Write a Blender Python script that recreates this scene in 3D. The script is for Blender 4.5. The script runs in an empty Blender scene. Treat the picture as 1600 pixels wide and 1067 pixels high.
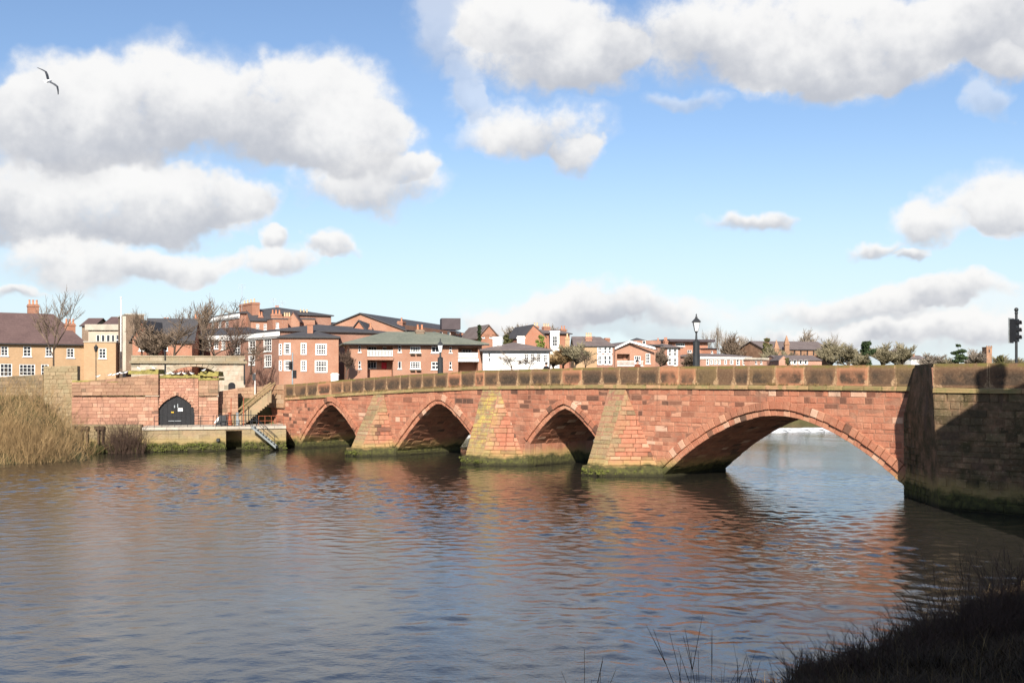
import bpy, math, random
import numpy as np
from mathutils import Vector, Matrix

random.seed(7)
RNG = np.random.default_rng(7)
SC = bpy.context.scene
COL = SC.collection
R = math.radians

# ------------------------------------------------------------------ camera
F, H, YH = 1700.0, 6.75, 590.0
cam_d = bpy.data.cameras.new('camera')
cam = bpy.data.objects.new('camera', cam_d)
COL.objects.link(cam)
cam.location = (0, 0, H)
cam.rotation_euler = (R(90), 0, 0)
cam_d.sensor_fit = 'HORIZONTAL'
cam_d.sensor_width = 36.0
cam_d.lens = 36.0 * F / 1600.0
cam_d.shift_y = (YH - 533.5) / 1600.0
cam_d.clip_start = 0.1
cam_d.clip_end = 9000
SC.camera = cam

# ------------------------------------------------------------------ light
SUN_EL = R(29)
SUN_AZ = math.atan2(-0.05, -0.999)
SUN_S = Vector((math.sin(SUN_AZ) * math.cos(SUN_EL), math.cos(SUN_AZ) * math.cos(SUN_EL), math.sin(SUN_EL)))
sun_d = bpy.data.lights.new('sun', 'SUN')
sun_d.energy = 5.0
sun_d.angle = R(0.5)
sun_d.color = (1.0, 0.93, 0.83)
sun = bpy.data.objects.new('sun', sun_d)
COL.objects.link(sun)
sun.rotation_euler = (-SUN_S).to_track_quat('-Z', 'Y').to_euler()

SC.view_settings.view_transform = 'Standard'
SC.view_settings.look = 'None'
SC.view_settings.gamma = 1
SC.view_settings.use_curve_mapping = False
SC.view_settings.exposure = 0.66
SC.render.engine = 'CYCLES'
SC.cycles.max_bounces = 6
SC.cycles.diffuse_bounces = 2

world = bpy.data.worlds.new('World')
SC.world = world
world.use_nodes = True
wt = world.node_tree
wt.nodes.clear()
def wn(t, **k):
    n = wt.nodes.new(t)
    for a, b in k.items():
        setattr(n, a, b)
    return n
def wl(a, b):
    wt.links.new(a, b)
def wmath(op, a, b=None, c=None, clamp=False):
    n = wn('ShaderNodeMath', operation=op, use_clamp=clamp)
    for i, s in enumerate((a, b, c)):
        if s is None:
            continue
        if isinstance(s, (int, float)):
            n.inputs[i].default_value = s
        else:
            wl(s, n.inputs[i])
    return n.outputs[0]
def wmix(fac, a, b):
    n = wn('ShaderNodeMix', data_type='RGBA')
    for i, s in ((0, fac), (6, a), (7, b)):
        if isinstance(s, (int, float)):
            n.inputs[i].default_value = s
        elif isinstance(s, tuple):
            n.inputs[i].default_value = (*s, 1)
        else:
            wl(s, n.inputs[i])
    return n.outputs[2]
def wsmooth(x, lo, hi):
    n = wn('ShaderNodeMapRange', interpolation_type='SMOOTHSTEP')
    wl(x, n.inputs[0])
    n.inputs[1].default_value = lo
    n.inputs[2].default_value = hi
    return n.outputs[0]

sky = wn('ShaderNodeTexSky', sky_type='NISHITA', sun_disc=False)
sky.sun_elevation = SUN_EL
sky.sun_rotation = SUN_AZ
sky.air_density = 1.0
sky.dust_density = 0.4
sky.ozone_density = 2.2
SKY_K = 0.078
tc = wn('ShaderNodeTexCoord')
sep = wn('ShaderNodeSeparateXYZ')
wl(tc.outputs['Generated'], sep.inputs[0])
az = wmath('ARCTAN2', sep.outputs[0], sep.outputs[1])
el = wmath('ARCSINE', sep.outputs[2])
def wnoise(vec, scale, detail, rough, dims='3D', col=False):
    n = wn('ShaderNodeTexNoise', noise_dimensions=dims)
    n.inputs['Scale'].default_value = scale
    n.inputs['Detail'].default_value = detail
    n.inputs['Roughness'].default_value = rough
    wl(vec, n.inputs['Vector'])
    return n.outputs['Color' if col else 'Fac']
warp = wnoise(tc.outputs['Generated'], 11.0, 4, 0.62, col=True)
fine = wnoise(tc.outputs['Generated'], 17.0, 8, 0.63)
comb = wn('ShaderNodeCombineXYZ')
wl(az, comb.inputs[0]); wl(el, comb.inputs[1])
wv = wn('ShaderNodeVectorMath', operation='MULTIPLY_ADD')
wl(warp, wv.inputs[0]); wv.inputs[1].default_value = (0.105, 0.070, 0); wv.inputs[2].default_value = (-0.0525, -0.035, 0)
pv = wn('ShaderNodeVectorMath', operation='ADD')
wl(wv.outputs[0], pv.inputs[0]); wl(comb.outputs[0], pv.inputs[1])
# the same kind of cloud goes on round the rest of the sky
strv = wn('ShaderNodeVectorMath', operation='MULTIPLY')
wl(tc.outputs['Generated'], strv.inputs[0]); strv.inputs[1].default_value = (1, 1, 2.2)
gen = wnoise(strv.outputs[0], 2.6, 3, 0.5)
gen2 = wsmooth(gen, 0.54, 0.70)
aabs = wmath('ABSOLUTE', az)
outm = wmath('MAXIMUM', wsmooth(aabs, 0.48, 0.64), wsmooth(el, 0.36, 0.50))
gsum = wmath('MULTIPLY', gen2, outm)
fine_c = wmath('MULTIPLY_ADD', fine, 1.9, -0.98)
wsep = wn('ShaderNodeSeparateColor'); wl(warp, wsep.inputs[0])
billow = wmath('MULTIPLY_ADD', wsep.outputs[2], 1.5, -0.75)
def cloud_layer(lst, below, extra=None, thin=1.0):
    """banks of cumulus: bearing, height, half width, half height (photograph bearings turned into angles)"""
    acc = None
    for cx, cy, rx, ry in lst:
        a0 = math.atan((cx - 800) / F)
        e0 = math.atan((YH - cy) / F * math.cos(a0))
        ra, re = rx / F * 1.20, ry / F * 1.20
        q = wn('ShaderNodeVectorMath', operation='MULTIPLY_ADD')
        wl(pv.outputs[0], q.inputs[0])
        q.inputs[1].default_value = (1 / ra, 1 / re, 0)
        q.inputs[2].default_value = (-a0 / ra, -e0 / re, 1)
        d = wn('ShaderNodeVectorMath', operation='DOT_PRODUCT')
        wl(q.outputs[0], d.inputs[0]); wl(q.outputs[0], d.inputs[1])
        w = wmath('SUBTRACT', 2.0, d.outputs['Value'], clamp=True)
        m = wn('ShaderNodeVectorMath', operation='SCALE')
        wl(q.outputs[0], m.inputs[0]); wl(w, m.inputs[3])
        if acc is not None:
            ad = wn('ShaderNodeVectorMath', operation='ADD')
            wl(acc, ad.inputs[0]); wl(m.outputs[0], ad.inputs[1])
            acc = ad.outputs[0]
        else: acc = m.outputs[0]
    sp2 = wn('ShaderNodeSeparateXYZ'); wl(acc, sp2.inputs[0])
    wsum = sp2.outputs[2]
    hrel = wmath('DIVIDE', sp2.outputs[1], wmath('ADD', wsum, 0.12))
    dens0 = wmath('MINIMUM', wsum, 1.0)
    if extra is not None: dens0 = wmath('ADD', dens0, extra)
    dens = wmath('ADD', dens0, fine_c)
    alpha = wmath('ADD', wmath('MULTIPLY', wsmooth(dens, 0.22, 0.80), 0.72), wmath('MULTIPLY', wsmooth(dens, -0.15, 0.55), 0.28))
    alpha = wmath('MULTIPLY', alpha, wsmooth(dens0, 0.0, 0.22))
    alpha = wmath('MULTIPLY', alpha, thin)
    lit = wmath('MULTIPLY_ADD', hrel, 0.95, 0.40)
    lit = wmath('ADD', lit, wmath('MULTIPLY', wsmooth(dens0, 0.9, 0.2), 0.22))
    lit = wmath('ADD', lit, wmath('MULTIPLY_ADD', fine, 1.3, -0.65))
    lit = wmath('ADD', lit, billow)
    lit = wsmooth(lit, -0.30, 0.80)
    ccol = wmix(lit, (0.345, 0.358, 0.392), (0.615, 0.610, 0.602))
    return wmix(alpha, below, ccol)
skyk = wn('ShaderNodeVectorMath', operation='SCALE'); wl(sky.outputs[0], skyk.inputs[0]); skyk.inputs[3].default_value = SKY_K
skyt = wn('ShaderNodeVectorMath', operation='MULTIPLY'); wl(skyk.outputs[0], skyt.inputs[0]); skyt.inputs[1].default_value = (1.05, 1.07, 1.15)
low = wsmooth(el, 0.24, -0.02)
skyc = wmix(wmath('MULTIPLY', low, 0.75), skyt.outputs[0], (0.455, 0.54, 0.61))
THIN = [(760,215,60,26),(700,50,70,75),(735,140,38,40),(1090,155,90,16),(1550,165,40,30),(745,170,55,22),(1330,505,380,60),(950,500,260,44)]
MID = [(200,312,215,58),(60,330,90,70),(330,310,110,40),(590,285,120,48),(640,255,55,24),(430,378,34,18),(120,330,200,50),
  (1450,352,62,36),(1470,517,190,24),(1260,520,150,16),(880,500,150,28),(1180,340,70,19),(1350,388,42,14),(1410,400,30,10)]
FRONT = [(150,165,150,80),(310,165,230,92),(500,170,130,88),(560,225,90,60),(70,205,110,75),
  (120,408,135,42),(280,420,65,30),(425,420,76,28),(525,397,40,20),(20,455,40,10),
  (850,70,130,75),(930,105,70,50),(820,20,110,50),(1180,50,230,70),(1380,60,200,82),(1340,95,110,48),(1560,40,110,60),(1590,105,40,26),
  (835,208,105,46),(890,250,42,32),(1555,305,74,50),(1590,330,60,40),
  (980,480,140,36),(870,496,130,30),(1320,480,160,28),(1450,460,140,24)]
def branch(keep):
    c = cloud_layer([e for e in THIN if keep(e)], skyc, thin=0.45)
    c = cloud_layer([e for e in MID if keep(e)], c, thin=0.97)
    c = cloud_layer([e for e in FRONT if keep(e)], c, extra=gsum, thin=0.97)
    b = wn('ShaderNodeBackground'); wl(c, b.inputs[0]); return b.outputs[0]
def shmix(f, a, b):
    n = wn('ShaderNodeMixShader'); wl(f, n.inputs[0]); wl(a, n.inputs[1]); wl(b, n.inputs[2]); return n.outputs[0]
SPLIT = 700
left_b = branch(lambda e: e[0] - e[2] * 1.1 - 50 < SPLIT)
right_b = branch(lambda e: e[0] + e[2] * 1.1 + 50 > SPLIT)
oc = wmix(wmath('MULTIPLY', wsmooth(wmath('ADD', gsum, fine_c), 0.05, 0.75), 0.97), skyc, wmix(wsmooth(fine, 0.35, 0.65), (0.345, 0.358, 0.392), (0.615, 0.610, 0.602)))
outer_b = wn('ShaderNodeBackground'); wl(oc, outer_b.inputs[0])
inner = shmix(wmath('GREATER_THAN', az, math.atan((SPLIT - 800) / F)), left_b, right_b)
total = shmix(wmath('GREATER_THAN', outm, 0.999), inner, outer_b.outputs[0])
wo = wn('ShaderNodeOutputWorld'); wl(total, wo.inputs[0])
world.cycles.sampling_method = 'MANUAL'
world.cycles.sample_map_resolution = 512

# ------------------------------------------------------------------ helpers
def W(px, py, d):
    return Vector(((px - 800) / F * d, d, H - (py - YH) / F * d))
def link(o, parent=None):
    COL.objects.link(o)
    if parent is not None:
        o.parent = parent
    return o
ORG = {}
def tag(o, label=None, cat=None, group=None, kind=None):
    if label: o['label'] = label
    if cat: o['category'] = cat
    if group: o['group'] = group
    if kind: o['kind'] = kind
    return o
def thing(name, loc, label, cat, group=None):
    e = bpy.data.objects.new(name, None)
    e.empty_display_size = 0.3
    COL.objects.link(e)
    e.location = loc
    ORG[e.name] = Vector(loc)
    return tag(e, label, cat, group)
def root_loc(o):
    while o.parent is not None:
        o = o.parent
    return ORG.get(o.name, Vector((0, 0, 0)))
class MB:
    def __init__(s):
        s.v = []; s.f = []; s.t = []; s.cur = (0.5, 0, 0, 1)
    def vert(s, p):
        s.v.append((p[0], p[1], p[2])); s.t.append(s.cur); return len(s.v) - 1
    def poly(s, pts):
        s.f.append([s.vert(p) for p in pts])
    def hexa(s, b, t):
        """bottom ring b and top ring t, same count"""
        n = len(b)
        i0 = [s.vert(p) for p in b]; i1 = [s.vert(p) for p in t]
        s.f.append(i0[::-1]); s.f.append(i1[:])
        for k in range(n):
            j = (k + 1) % n
            s.f.append([i0[k], i0[j], i1[j], i1[k]])
    def box(s, o, a, b, c):
        """box from corner o with edge vectors a, b, c"""
        o = Vector(o); a = Vector(a); b = Vector(b); c = Vector(c)
        s.hexa([o, o + a, o + a + b, o + b], [o + c, o + a + c, o + a + b + c, o + b + c])
    def cbox(s, ctr, sx, sy, sz):
        x, y, z = ctr
        s.box((x - sx / 2, y - sy / 2, z - sz / 2), (sx, 0, 0), (0, sy, 0), (0, 0, sz))
    def tube(s, pts, rad, n=6, cap=True):
        pts = [Vector(p) for p in pts]
        rings = []
        for i, p in enumerate(pts):
            d = (pts[min(i + 1, len(pts) - 1)] - pts[max(i - 1, 0)])
            if d.length < 1e-9: d = Vector((0, 0, 1))
            d.normalize()
            x = d.orthogonal().normalized(); y = d.cross(x)
            r = rad[i] if isinstance(rad, (list, tuple)) else rad
            rings.append([s.vert(p + (x * math.cos(2 * math.pi * k / n) + y * math.sin(2 * math.pi * k / n)) * r) for k in range(n)])
        for a, b in zip(rings[:-1], rings[1:]):
            for k in range(n):
                j = (k + 1) % n
                s.f.append([a[k], a[j], b[j], b[k]])
        if cap:
            s.f.append(rings[0][::-1]); s.f.append(rings[-1][:])
    def lathe(s, c, prof, n=12):
        """profile of (radius, z) about the vertical through c"""
        c = Vector(c); rings = []
        for r, z in prof:
            rings.append([s.vert(c + Vector((r * math.cos(2 * math.pi * k / n), r * math.sin(2 * math.pi * k / n), z))) for k in range(n)])
        for a, b in zip(rings[:-1], rings[1:]):
            for k in range(n):
                j = (k + 1) % n
                s.f.append([a[k], a[j], b[j], b[k]])
        s.f.append(rings[0][::-1]); s.f.append(rings[-1][:])
    def ball(s, c, r, n=8, m=6, sc=(1, 1, 1)):
        c = Vector(c); rings = []
        for i in range(m + 1):
            th = math.pi * i / m
            rr = max(math.sin(th), 0.02) * r; z = -math.cos(th) * r
            rings.append([s.vert(c + Vector((rr * math.cos(2 * math.pi * k / n) * sc[0], rr * math.sin(2 * math.pi * k / n) * sc[1], z * sc[2]))) for k in range(n)])
        for a, b in zip(rings[:-1], rings[1:]):
            for k in range(n):
                j = (k + 1) % n
                s.f.append([a[k], a[j], b[j], b[k]])
    def build(s, name, mat, parent=None, smooth=False, kind=None):
        off = root_loc(parent) if parent is not None else Vector((0, 0, 0))
        me = bpy.data.meshes.new(name)
        me.from_pydata([(p[0] - off.x, p[1] - off.y, p[2] - off.z) for p in s.v], [], s.f)
        at = me.attributes.new('tint', 'FLOAT_COLOR', 'POINT')
        at.data.foreach_set('color', np.array(s.t, dtype=np.float32).ravel())
        me.materials.append(mat)
        if smooth:
            me.polygons.foreach_set('use_smooth', [True] * len(me.polygons))
        me.update()
        o = bpy.data.objects.new(name, me)
        link(o, parent)
        if kind: o['kind'] = kind
        return o
def fast_mesh(name, V, Fc, mat, parent=None, smooth=False, tint=None):
    """V (n,3) array, Fc (m,k) int array"""
    off = root_loc(parent) if parent is not None else Vector((0, 0, 0))
    V = np.asarray(V, dtype=np.float32) - np.array(off, dtype=np.float32)
    Fc = np.asarray(Fc, dtype=np.int32)
    me = bpy.data.meshes.new(name)
    m, k = Fc.shape
    me.vertices.add(len(V)); me.vertices.foreach_set('co', V.ravel())
    me.loops.add(m * k); me.loops.foreach_set('vertex_index', Fc.ravel())
    me.polygons.add(m)
    me.polygons.foreach_set('loop_start', np.arange(0, m * k, k, dtype=np.int32))
    me.polygons.foreach_set('loop_total', np.full(m, k, dtype=np.int32))
    if smooth: me.polygons.foreach_set('use_smooth', np.ones(m, dtype=bool))
    me.update(calc_edges=True)
    if tint is not None:
        at = me.attributes.new('tint', 'FLOAT_COLOR', 'POINT')
        at.data.foreach_set('color', np.asarray(tint, dtype=np.float32).ravel())
    me.materials.append(mat)
    o = bpy.data.objects.new(name, me)
    return link(o, parent)

# ------------------------------------------------------------------ materials
class NT:
    def __init__(s, name):
        s.m = bpy.data.materials.new(name); s.m.use_nodes = True
        s.t = s.m.node_tree; s.b = s.t.nodes['Principled BSDF']
    def n(s, t, **k):
        x = s.t.nodes.new(t)
        for a, b in k.items(): setattr(x, a, b)
        return x
    def l(s, a, b): s.t.links.new(a, b)
    def put(s, sock, val):
        if isinstance(val, (int, float)): sock.default_value = val
        elif isinstance(val, tuple): sock.default_value = (*val, 1) if len(val) == 3 and sock.type == 'RGBA' else val
        else: s.l(val, sock)
    def math(s, op, a, b=0.0, c=0.0, clamp=False):
        x = s.n('ShaderNodeMath', operation=op, use_clamp=clamp)
        for i, v in enumerate((a, b, c)): s.put(x.inputs[i], v)
        return x.outputs[0]
    def mix(s, f, a, b, mode='MIX'):
        x = s.n('ShaderNodeMix', data_type='RGBA', blend_type=mode)
        s.put(x.inputs[0], f); s.put(x.inputs[6], a); s.put(x.inputs[7], b)
        return x.outputs[2]
    def smooth(s, v, lo, hi, a=0.0, b=1.0):
        x = s.n('ShaderNodeMapRange', interpolation_type='SMOOTHSTEP')
        s.l(v, x.inputs[0])
        for i, q in enumerate((lo, hi, a, b)): x.inputs[i + 1].default_value = q
        return x.outputs[0]
    def noise(s, scale, detail=4, rough=0.55, vec=None, col=False):
        x = s.n('ShaderNodeTexNoise')
        x.inputs['Scale'].default_value = scale; x.inputs['Detail'].default_value = detail; x.inputs['Roughness'].default_value = rough
        s.l(vec if vec is not None else s.pos(), x.inputs['Vector'])
        return x.outputs['Color' if col else 'Fac']
    def pos(s):
        if not hasattr(s, '_p'): s._p = s.n('ShaderNodeNewGeometry').outputs['Position']
        return s._p
    def z(s):
        if not hasattr(s, '_z'):
            x = s.n('ShaderNodeSeparateXYZ'); s.l(s.pos(), x.inputs[0]); s._z = x.outputs[2]
        return s._z
    def ramp(s, v, stops):
        x = s.n('ShaderNodeValToRGB'); e = x.color_ramp.elements
        while len(e) < len(stops): e.new(0.5)
        for k, (p, c) in zip(e, stops): k.position = p; k.color = (*c, 1)
        s.put(x.inputs[0], v)
        return x.outputs[0]
    def tint(s):
        if not hasattr(s, '_t'):
            a = s.n('ShaderNodeAttribute', attribute_name='tint')
            x = s.n('ShaderNodeSeparateColor'); s.l(a.outputs['Color'], x.inputs[0]); s._t = x.outputs
        return s._t
    def bump(s, h, strength=0.5, dist=0.03):
        x = s.n('ShaderNodeBump'); x.inputs['Strength'].default_value = strength; x.inputs['Distance'].default_value = dist
        s.l(h, x.inputs['Height']); s.l(x.outputs[0], s.b.inputs['Normal'])
    def done(s, col, rough=0.85, spec=0.25):
        s.put(s.b.inputs['Base Color'], col); s.put(s.b.inputs['Roughness'], rough)
        s.b.inputs['Specular IOR Level'].default_value = spec
        return s.m

def plain(name, col, rough=0.8, var=0.18, scale=1.5, spec=0.3, metal=0.0, bump=0.0):
    m = NT(name)
    n1 = m.noise(scale, 5, 0.6)
    dark = tuple(c * (1 - var) for c in col); lite = tuple(min(c * (1 + var), 1) for c in col)
    c = m.mix(m.smooth(n1, 0.3, 0.7), dark, lite)
    m.b.inputs['Metallic'].default_value = metal
    if bump: m.bump(m.noise(scale * 8, 4), bump, 0.02)
    return m.done(c, rough, spec)

def sandstone(name, stops, moss=True, mossh=1.0, dirt=0.35):
    m = NT(name)
    t = m.tint()
    c = m.ramp(t[0], stops)
    n1 = m.noise(1.1, 6, 0.65); n2 = m.noise(7.0, 5, 0.7); n3 = m.noise(0.28, 4, 0.6)
    c = m.mix(m.smooth(n1, 0.35, 0.72), c, m.mix(m.math('MULTIPLY_ADD', t[0], 0.5, 0.15), c, (0.50, 0.27, 0.17)))
    c = m.mix(m.math('MULTIPLY', m.smooth(n2, 0.52, 0.75), m.math('MULTIPLY_ADD', t[0], 0.5, 0.05)), c, (0.60, 0.40, 0.29))
    c = m.mix(m.math('MULTIPLY', m.smooth(n3, 0.55, 0.75), dirt), c, (0.115, 0.075, 0.058))
    st = m.n('ShaderNodeMapping'); m.l(m.pos(), st.inputs[0]); st.inputs['Scale'].default_value = (1.6, 1.6, 0.16)
    c = m.mix(m.math('MULTIPLY', m.smooth(m.noise(1.0, 5, 0.65, vec=st.outputs[0]), 0.56, 0.74), dirt * 1.5, clamp=True), c, (0.10, 0.068, 0.052))
    # G: grey washed stone, B: yellow lichen
    g = m.math('MULTIPLY', t[1], m.smooth(n1, 0.15, 0.6, 0.55, 1.0))
    c = m.mix(g, c, m.ramp(n2, [(0.3, (0.17, 0.135, 0.075)), (0.7, (0.33, 0.26, 0.145))]))
    yl = m.math('MULTIPLY', t[2], m.smooth(m.noise(1.3, 6, 0.7), 0.42, 0.66))
    c = m.mix(yl, c, (0.46, 0.35, 0.09))
    if moss:
        zz = m.math('ADD', m.z(), m.math('MULTIPLY_ADD', m.noise(0.9, 5, 0.65), 1.2 * mossh, -0.6 * mossh))
        c = m.mix(m.smooth(zz, mossh * 1.5, mossh * 0.7, 0.0, 0.8), c, (0.34, 0.25, 0.10))
        mg = m.ramp(m.noise(3.0, 5, 0.7), [(0.3, (0.028, 0.028, 0.013)), (0.5, (0.070, 0.066, 0.028)), (0.66, (0.105, 0.105, 0.03)), (0.82, (0.18, 0.20, 0.035))])
        c = m.mix(m.smooth(zz, mossh * 0.95, mossh * 0.55), c, mg)
        c = m.mix(m.smooth(m.z(), 0.32, 0.02, 0.0, 0.75), c, (0.02, 0.018, 0.012))
    m.bump(m.math('ADD', m.noise(9, 6, 0.7), m.math('MULTIPLY', m.noise(2.3, 4), 1.2)), 0.7, 0.05)
    return m.done(c, 0.92, 0.15)

RED = [(0.0, (0.085, 0.048, 0.036)), (0.12, (0.20, 0.085, 0.055)), (0.4, (0.345, 0.130, 0.078)), (0.7, (0.405, 0.162, 0.097)), (0.9, (0.48, 0.245, 0.155)), (1.0, (0.58, 0.40, 0.29))]
M = {}
M['bridge'] = sandstone('red_sandstone', RED)
M['mortar'] = sandstone('sandstone_core', [(0.0, (0.25, 0.115, 0.075)), (1.0, (0.29, 0.14, 0.09))])
PINK = [(0.0, (0.15, 0.09, 0.068)), (0.2, (0.29, 0.15, 0.105)), (0.6, (0.385, 0.20, 0.14)), (1.0, (0.50, 0.31, 0.22))]
M['pinkstone'] = sandstone('pink_sandstone', PINK, mossh=0.8, dirt=0.5)
M['palestone'] = sandstone('pale_sandstone', [(0.0, (0.24, 0.215, 0.165)), (0.5, (0.43, 0.385, 0.30)), (1.0, (0.56, 0.51, 0.42))], moss=False, dirt=0.4)
M['quay'] = sandstone('quay_stone', [(0.0, (0.16, 0.13, 0.085)), (0.5, (0.29, 0.235, 0.14)), (1.0, (0.40, 0.33, 0.21))], mossh=1.1, dirt=0.4)

def parapet_mat():
    m = NT('parapet_stone')
    t = m.tint()            # R random, G distance from joint (0 joint .. 1 middle), B height 0..1
    n1 = m.noise(1.6, 6, 0.65); n2 = m.noise(8, 5, 0.7); n3 = m.noise(0.5, 3)
    base = m.ramp(t[0], [(0.0, (0.130, 0.078, 0.048)), (0.4, (0.19, 0.108, 0.060)), (0.75, (0.155, 0.105, 0.052)), (0.86, (0.34, 0.155, 0.085)), (1.0, (0.40, 0.18, 0.10))])
    base = m.mix(m.smooth(n2, 0.45, 0.75, 0.0, 0.4), base, (0.34, 0.23, 0.13))
    crust = m.math('MULTIPLY', m.smooth(m.math('ADD', t[1], m.math('MULTIPLY_ADD', n1, 0.9, -0.45)), 0.05, 0.4), m.math('MULTIPLY', m.smooth(t[2], 0.90, 0.45), m.smooth(t[2], 0.02, 0.16)))
    crust = m.math('MULTIPLY', crust, m.smooth(n1, 0.22, 0.55))
    crust = m.math('MULTIPLY', crust, m.smooth(n3, 0.30, 0.52, 0.25, 1.0))
    c = m.mix(m.math('MULTIPLY', crust, 0.92), base, m.ramp(n2, [(0.3, (0.028, 0.023, 0.018)), (0.7, (0.085, 0.062, 0.045))]))
    c = m.mix(m.math('MULTIPLY', m.smooth(t[2], 0.78, 0.98), m.smooth(n1, 0.35, 0.6)), c, (0.15, 0.125, 0.04))
    c = m.mix(m.math('MULTIPLY', m.smooth(m.math('SUBTRACT', t[1], m.math('MULTIPLY', m.smooth(t[2], 0.5, 0.0), m.smooth(n1, 0.35, 0.65, 0.0, 0.35))), 0.08, 0.0), m.smooth(n2, 0.35, 0.6, 0.15, 0.85)), c, (0.44, 0.29, 0.165))
    m.bump(m.noise(9, 6, 0.7), 0.6, 0.04)
    return m.done(c, 0.92, 0.15)
M['parapet'] = parapet_mat()
def string_mat():
    m = NT('string_course_stone')
    t = m.tint(); n1 = m.noise(2.2, 6, 0.7)
    c = m.ramp(t[0], [(0.0, (0.22, 0.16, 0.075)), (0.5, (0.33, 0.235, 0.11)), (1.0, (0.44, 0.25, 0.14))])
    c = m.mix(m.smooth(n1, 0.45, 0.7, 0.0, 0.8), c, (0.185, 0.185, 0.07))
    m.bump(m.noise(9, 6, 0.7), 0.6, 0.04)
    return m.done(c, 0.92, 0.15)
M['string'] = string_mat()

def brick(name, col, col2, mortar=(0.45, 0.38, 0.3), scale=1.0):
    m = NT(name)
    # brick coursing from world position: run along the wall = x+y mix, courses = z
    s = m.n('ShaderNodeSeparateXYZ'); m.l(m.pos(), s.inputs[0])
    cb = m.n('ShaderNodeCombineXYZ')
    gn = m.n('ShaderNodeNewGeometry'); cr = m.n('ShaderNodeVectorMath', operation='CROSS_PRODUCT'); m.l(gn.outputs['True Normal'], cr.inputs[0]); cr.inputs[1].default_value = (0, 0, 1)
    dt = m.n('ShaderNodeVectorMath', operation='DOT_PRODUCT'); m.l(cr.outputs[0], dt.inputs[0]); m.l(gn.outputs['Position'], dt.inputs[1])
    m.l(dt.outputs['Value'], cb.inputs[0]); m.l(s.outputs[2], cb.inputs[1])
    b = m.n('ShaderNodeTexBrick'); m.l(cb.outputs[0], b.inputs['Vector'])
    b.inputs['Color1'].default_value = (*col, 1); b.inputs['Color2'].default_value = (*col2, 1); b.inputs['Mortar'].default_value = (*mortar, 1)
    b.inputs['Scale'].default_value = 1.0; b.inputs['Brick Width'].default_value = 0.23 * scale; b.inputs['Row Height'].default_value = 0.077 * scale; b.inputs['Mortar Size'].default_value = 0.008
    n1 = m.noise(0.55, 5, 0.6); n2 = m.noise(4, 4, 0.6)
    c = m.mix(m.smooth(n1, 0.3, 0.7, 0.0, 0.45), b.outputs['Color'], tuple(q * 0.72 for q in col))
    c = m.mix(m.smooth(n2, 0.5, 0.8, 0.0, 0.4), c, tuple(min(1, q * 1.4) for q in col2))
    return m.done(c, 0.9, 0.15)
M['brick_orange'] = brick('orange_brick', (0.39, 0.175, 0.105), (0.33, 0.145, 0.088))
M['brick_red'] = brick('red_brick', (0.29, 0.125, 0.085), (0.34, 0.15, 0.10))
M['brick_bright'] = brick('bright_red_brick', (0.42, 0.16, 0.09), (0.35, 0.13, 0.075))
M['brick_pink'] = brick('pink_brick', (0.46, 0.235, 0.165), (0.40, 0.19, 0.13))
M['brick_tan'] = brick('tan_brick', (0.47, 0.295, 0.165), (0.41, 0.25, 0.135), mortar=(0.45, 0.36, 0.24))
M['brick_brown'] = brick('brown_brick', (0.185, 0.115, 0.075), (0.15, 0.095, 0.062))
M['brick_chim'] = brick('chimney_brick', (0.36, 0.145, 0.08), (0.28, 0.10, 0.06))
M['churchstone'] = plain('church_sandstone', (0.30, 0.17, 0.105), 0.9, 0.25, 0.6)
def slate(name, col, col2):
    m = NT(name)
    s = m.n('ShaderNodeSeparateXYZ'); m.l(m.pos(), s.inputs[0])
    wv_ = m.n('ShaderNodeTexWave', wave_type='BANDS', bands_direction='Z', wave_profile='SAW')
    wv_.inputs['Scale'].default_value = 1.25; wv_.inputs['Distortion'].default_value = 0.6; wv_.inputs['Detail'].default_value = 2
    m.l(m.pos(), wv_.inputs['Vector'])
    n1 = m.noise(0.6, 5, 0.65); n2 = m.noise(5, 4, 0.65)
    c = m.mix(m.smooth(n1, 0.3, 0.7), col, col2)
    c = m.mix(m.smooth(n2, 0.45, 0.75, 0.0, 0.5), c, tuple(q * 1.5 for q in col2))
    c = m.mix(m.math('MULTIPLY', wv_.outputs['Fac'], 0.25), c, tuple(q * 0.5 for q in col))
    m.bump(wv_.outputs['Fac'], 0.4, 0.03)
    return m.done(c, 0.75, 0.3)
M['slate'] = slate('grey_slate', (0.060, 0.058, 0.062), (0.085, 0.078, 0.078))
M['slate_brown'] = slate('brown_tiles', (0.115, 0.072, 0.066), (0.15, 0.095, 0.085))
M['slate_green'] = slate('green_grey_slate', (0.155, 0.165, 0.125), (0.21, 0.215, 0.165))
M['slate_warm'] = slate('warm_grey_slate', (0.145, 0.11, 0.10), (0.20, 0.16, 0.145))
M['white'] = plain('white_paint', (0.80, 0.79, 0.76), 0.6, 0.06, 0.8)
M['render_white'] = plain('white_render', (0.80, 0.78, 0.73), 0.85, 0.07, 0.5)
M['cream'] = plain('cream_render', (0.46, 0.38, 0.30), 0.85, 0.10, 0.5)
M['concrete'] = plain('concrete', (0.42, 0.37, 0.30), 0.85, 0.18, 0.6)
M['glass'] = plain('window_glass', (0.030, 0.034, 0.040), 0.06, 0.2, 0.5, spec=0.6)
M['black'] = plain('black_paint', (0.014, 0.014, 0.016), 0.45, 0.2, 3)
M['iron'] = plain('dark_iron', (0.030, 0.032, 0.034), 0.5, 0.2, 3)
M['steel'] = plain('grey_steel', (0.33, 0.36, 0.37), 0.5, 0.15, 3, metal=0.3)
M['rust'] = plain('rusty_pole', (0.33, 0.10, 0.05), 0.8, 0.25, 5)
M['pot'] = plain('terracotta', (0.52, 0.22, 0.12), 0.8, 0.2, 4)
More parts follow.
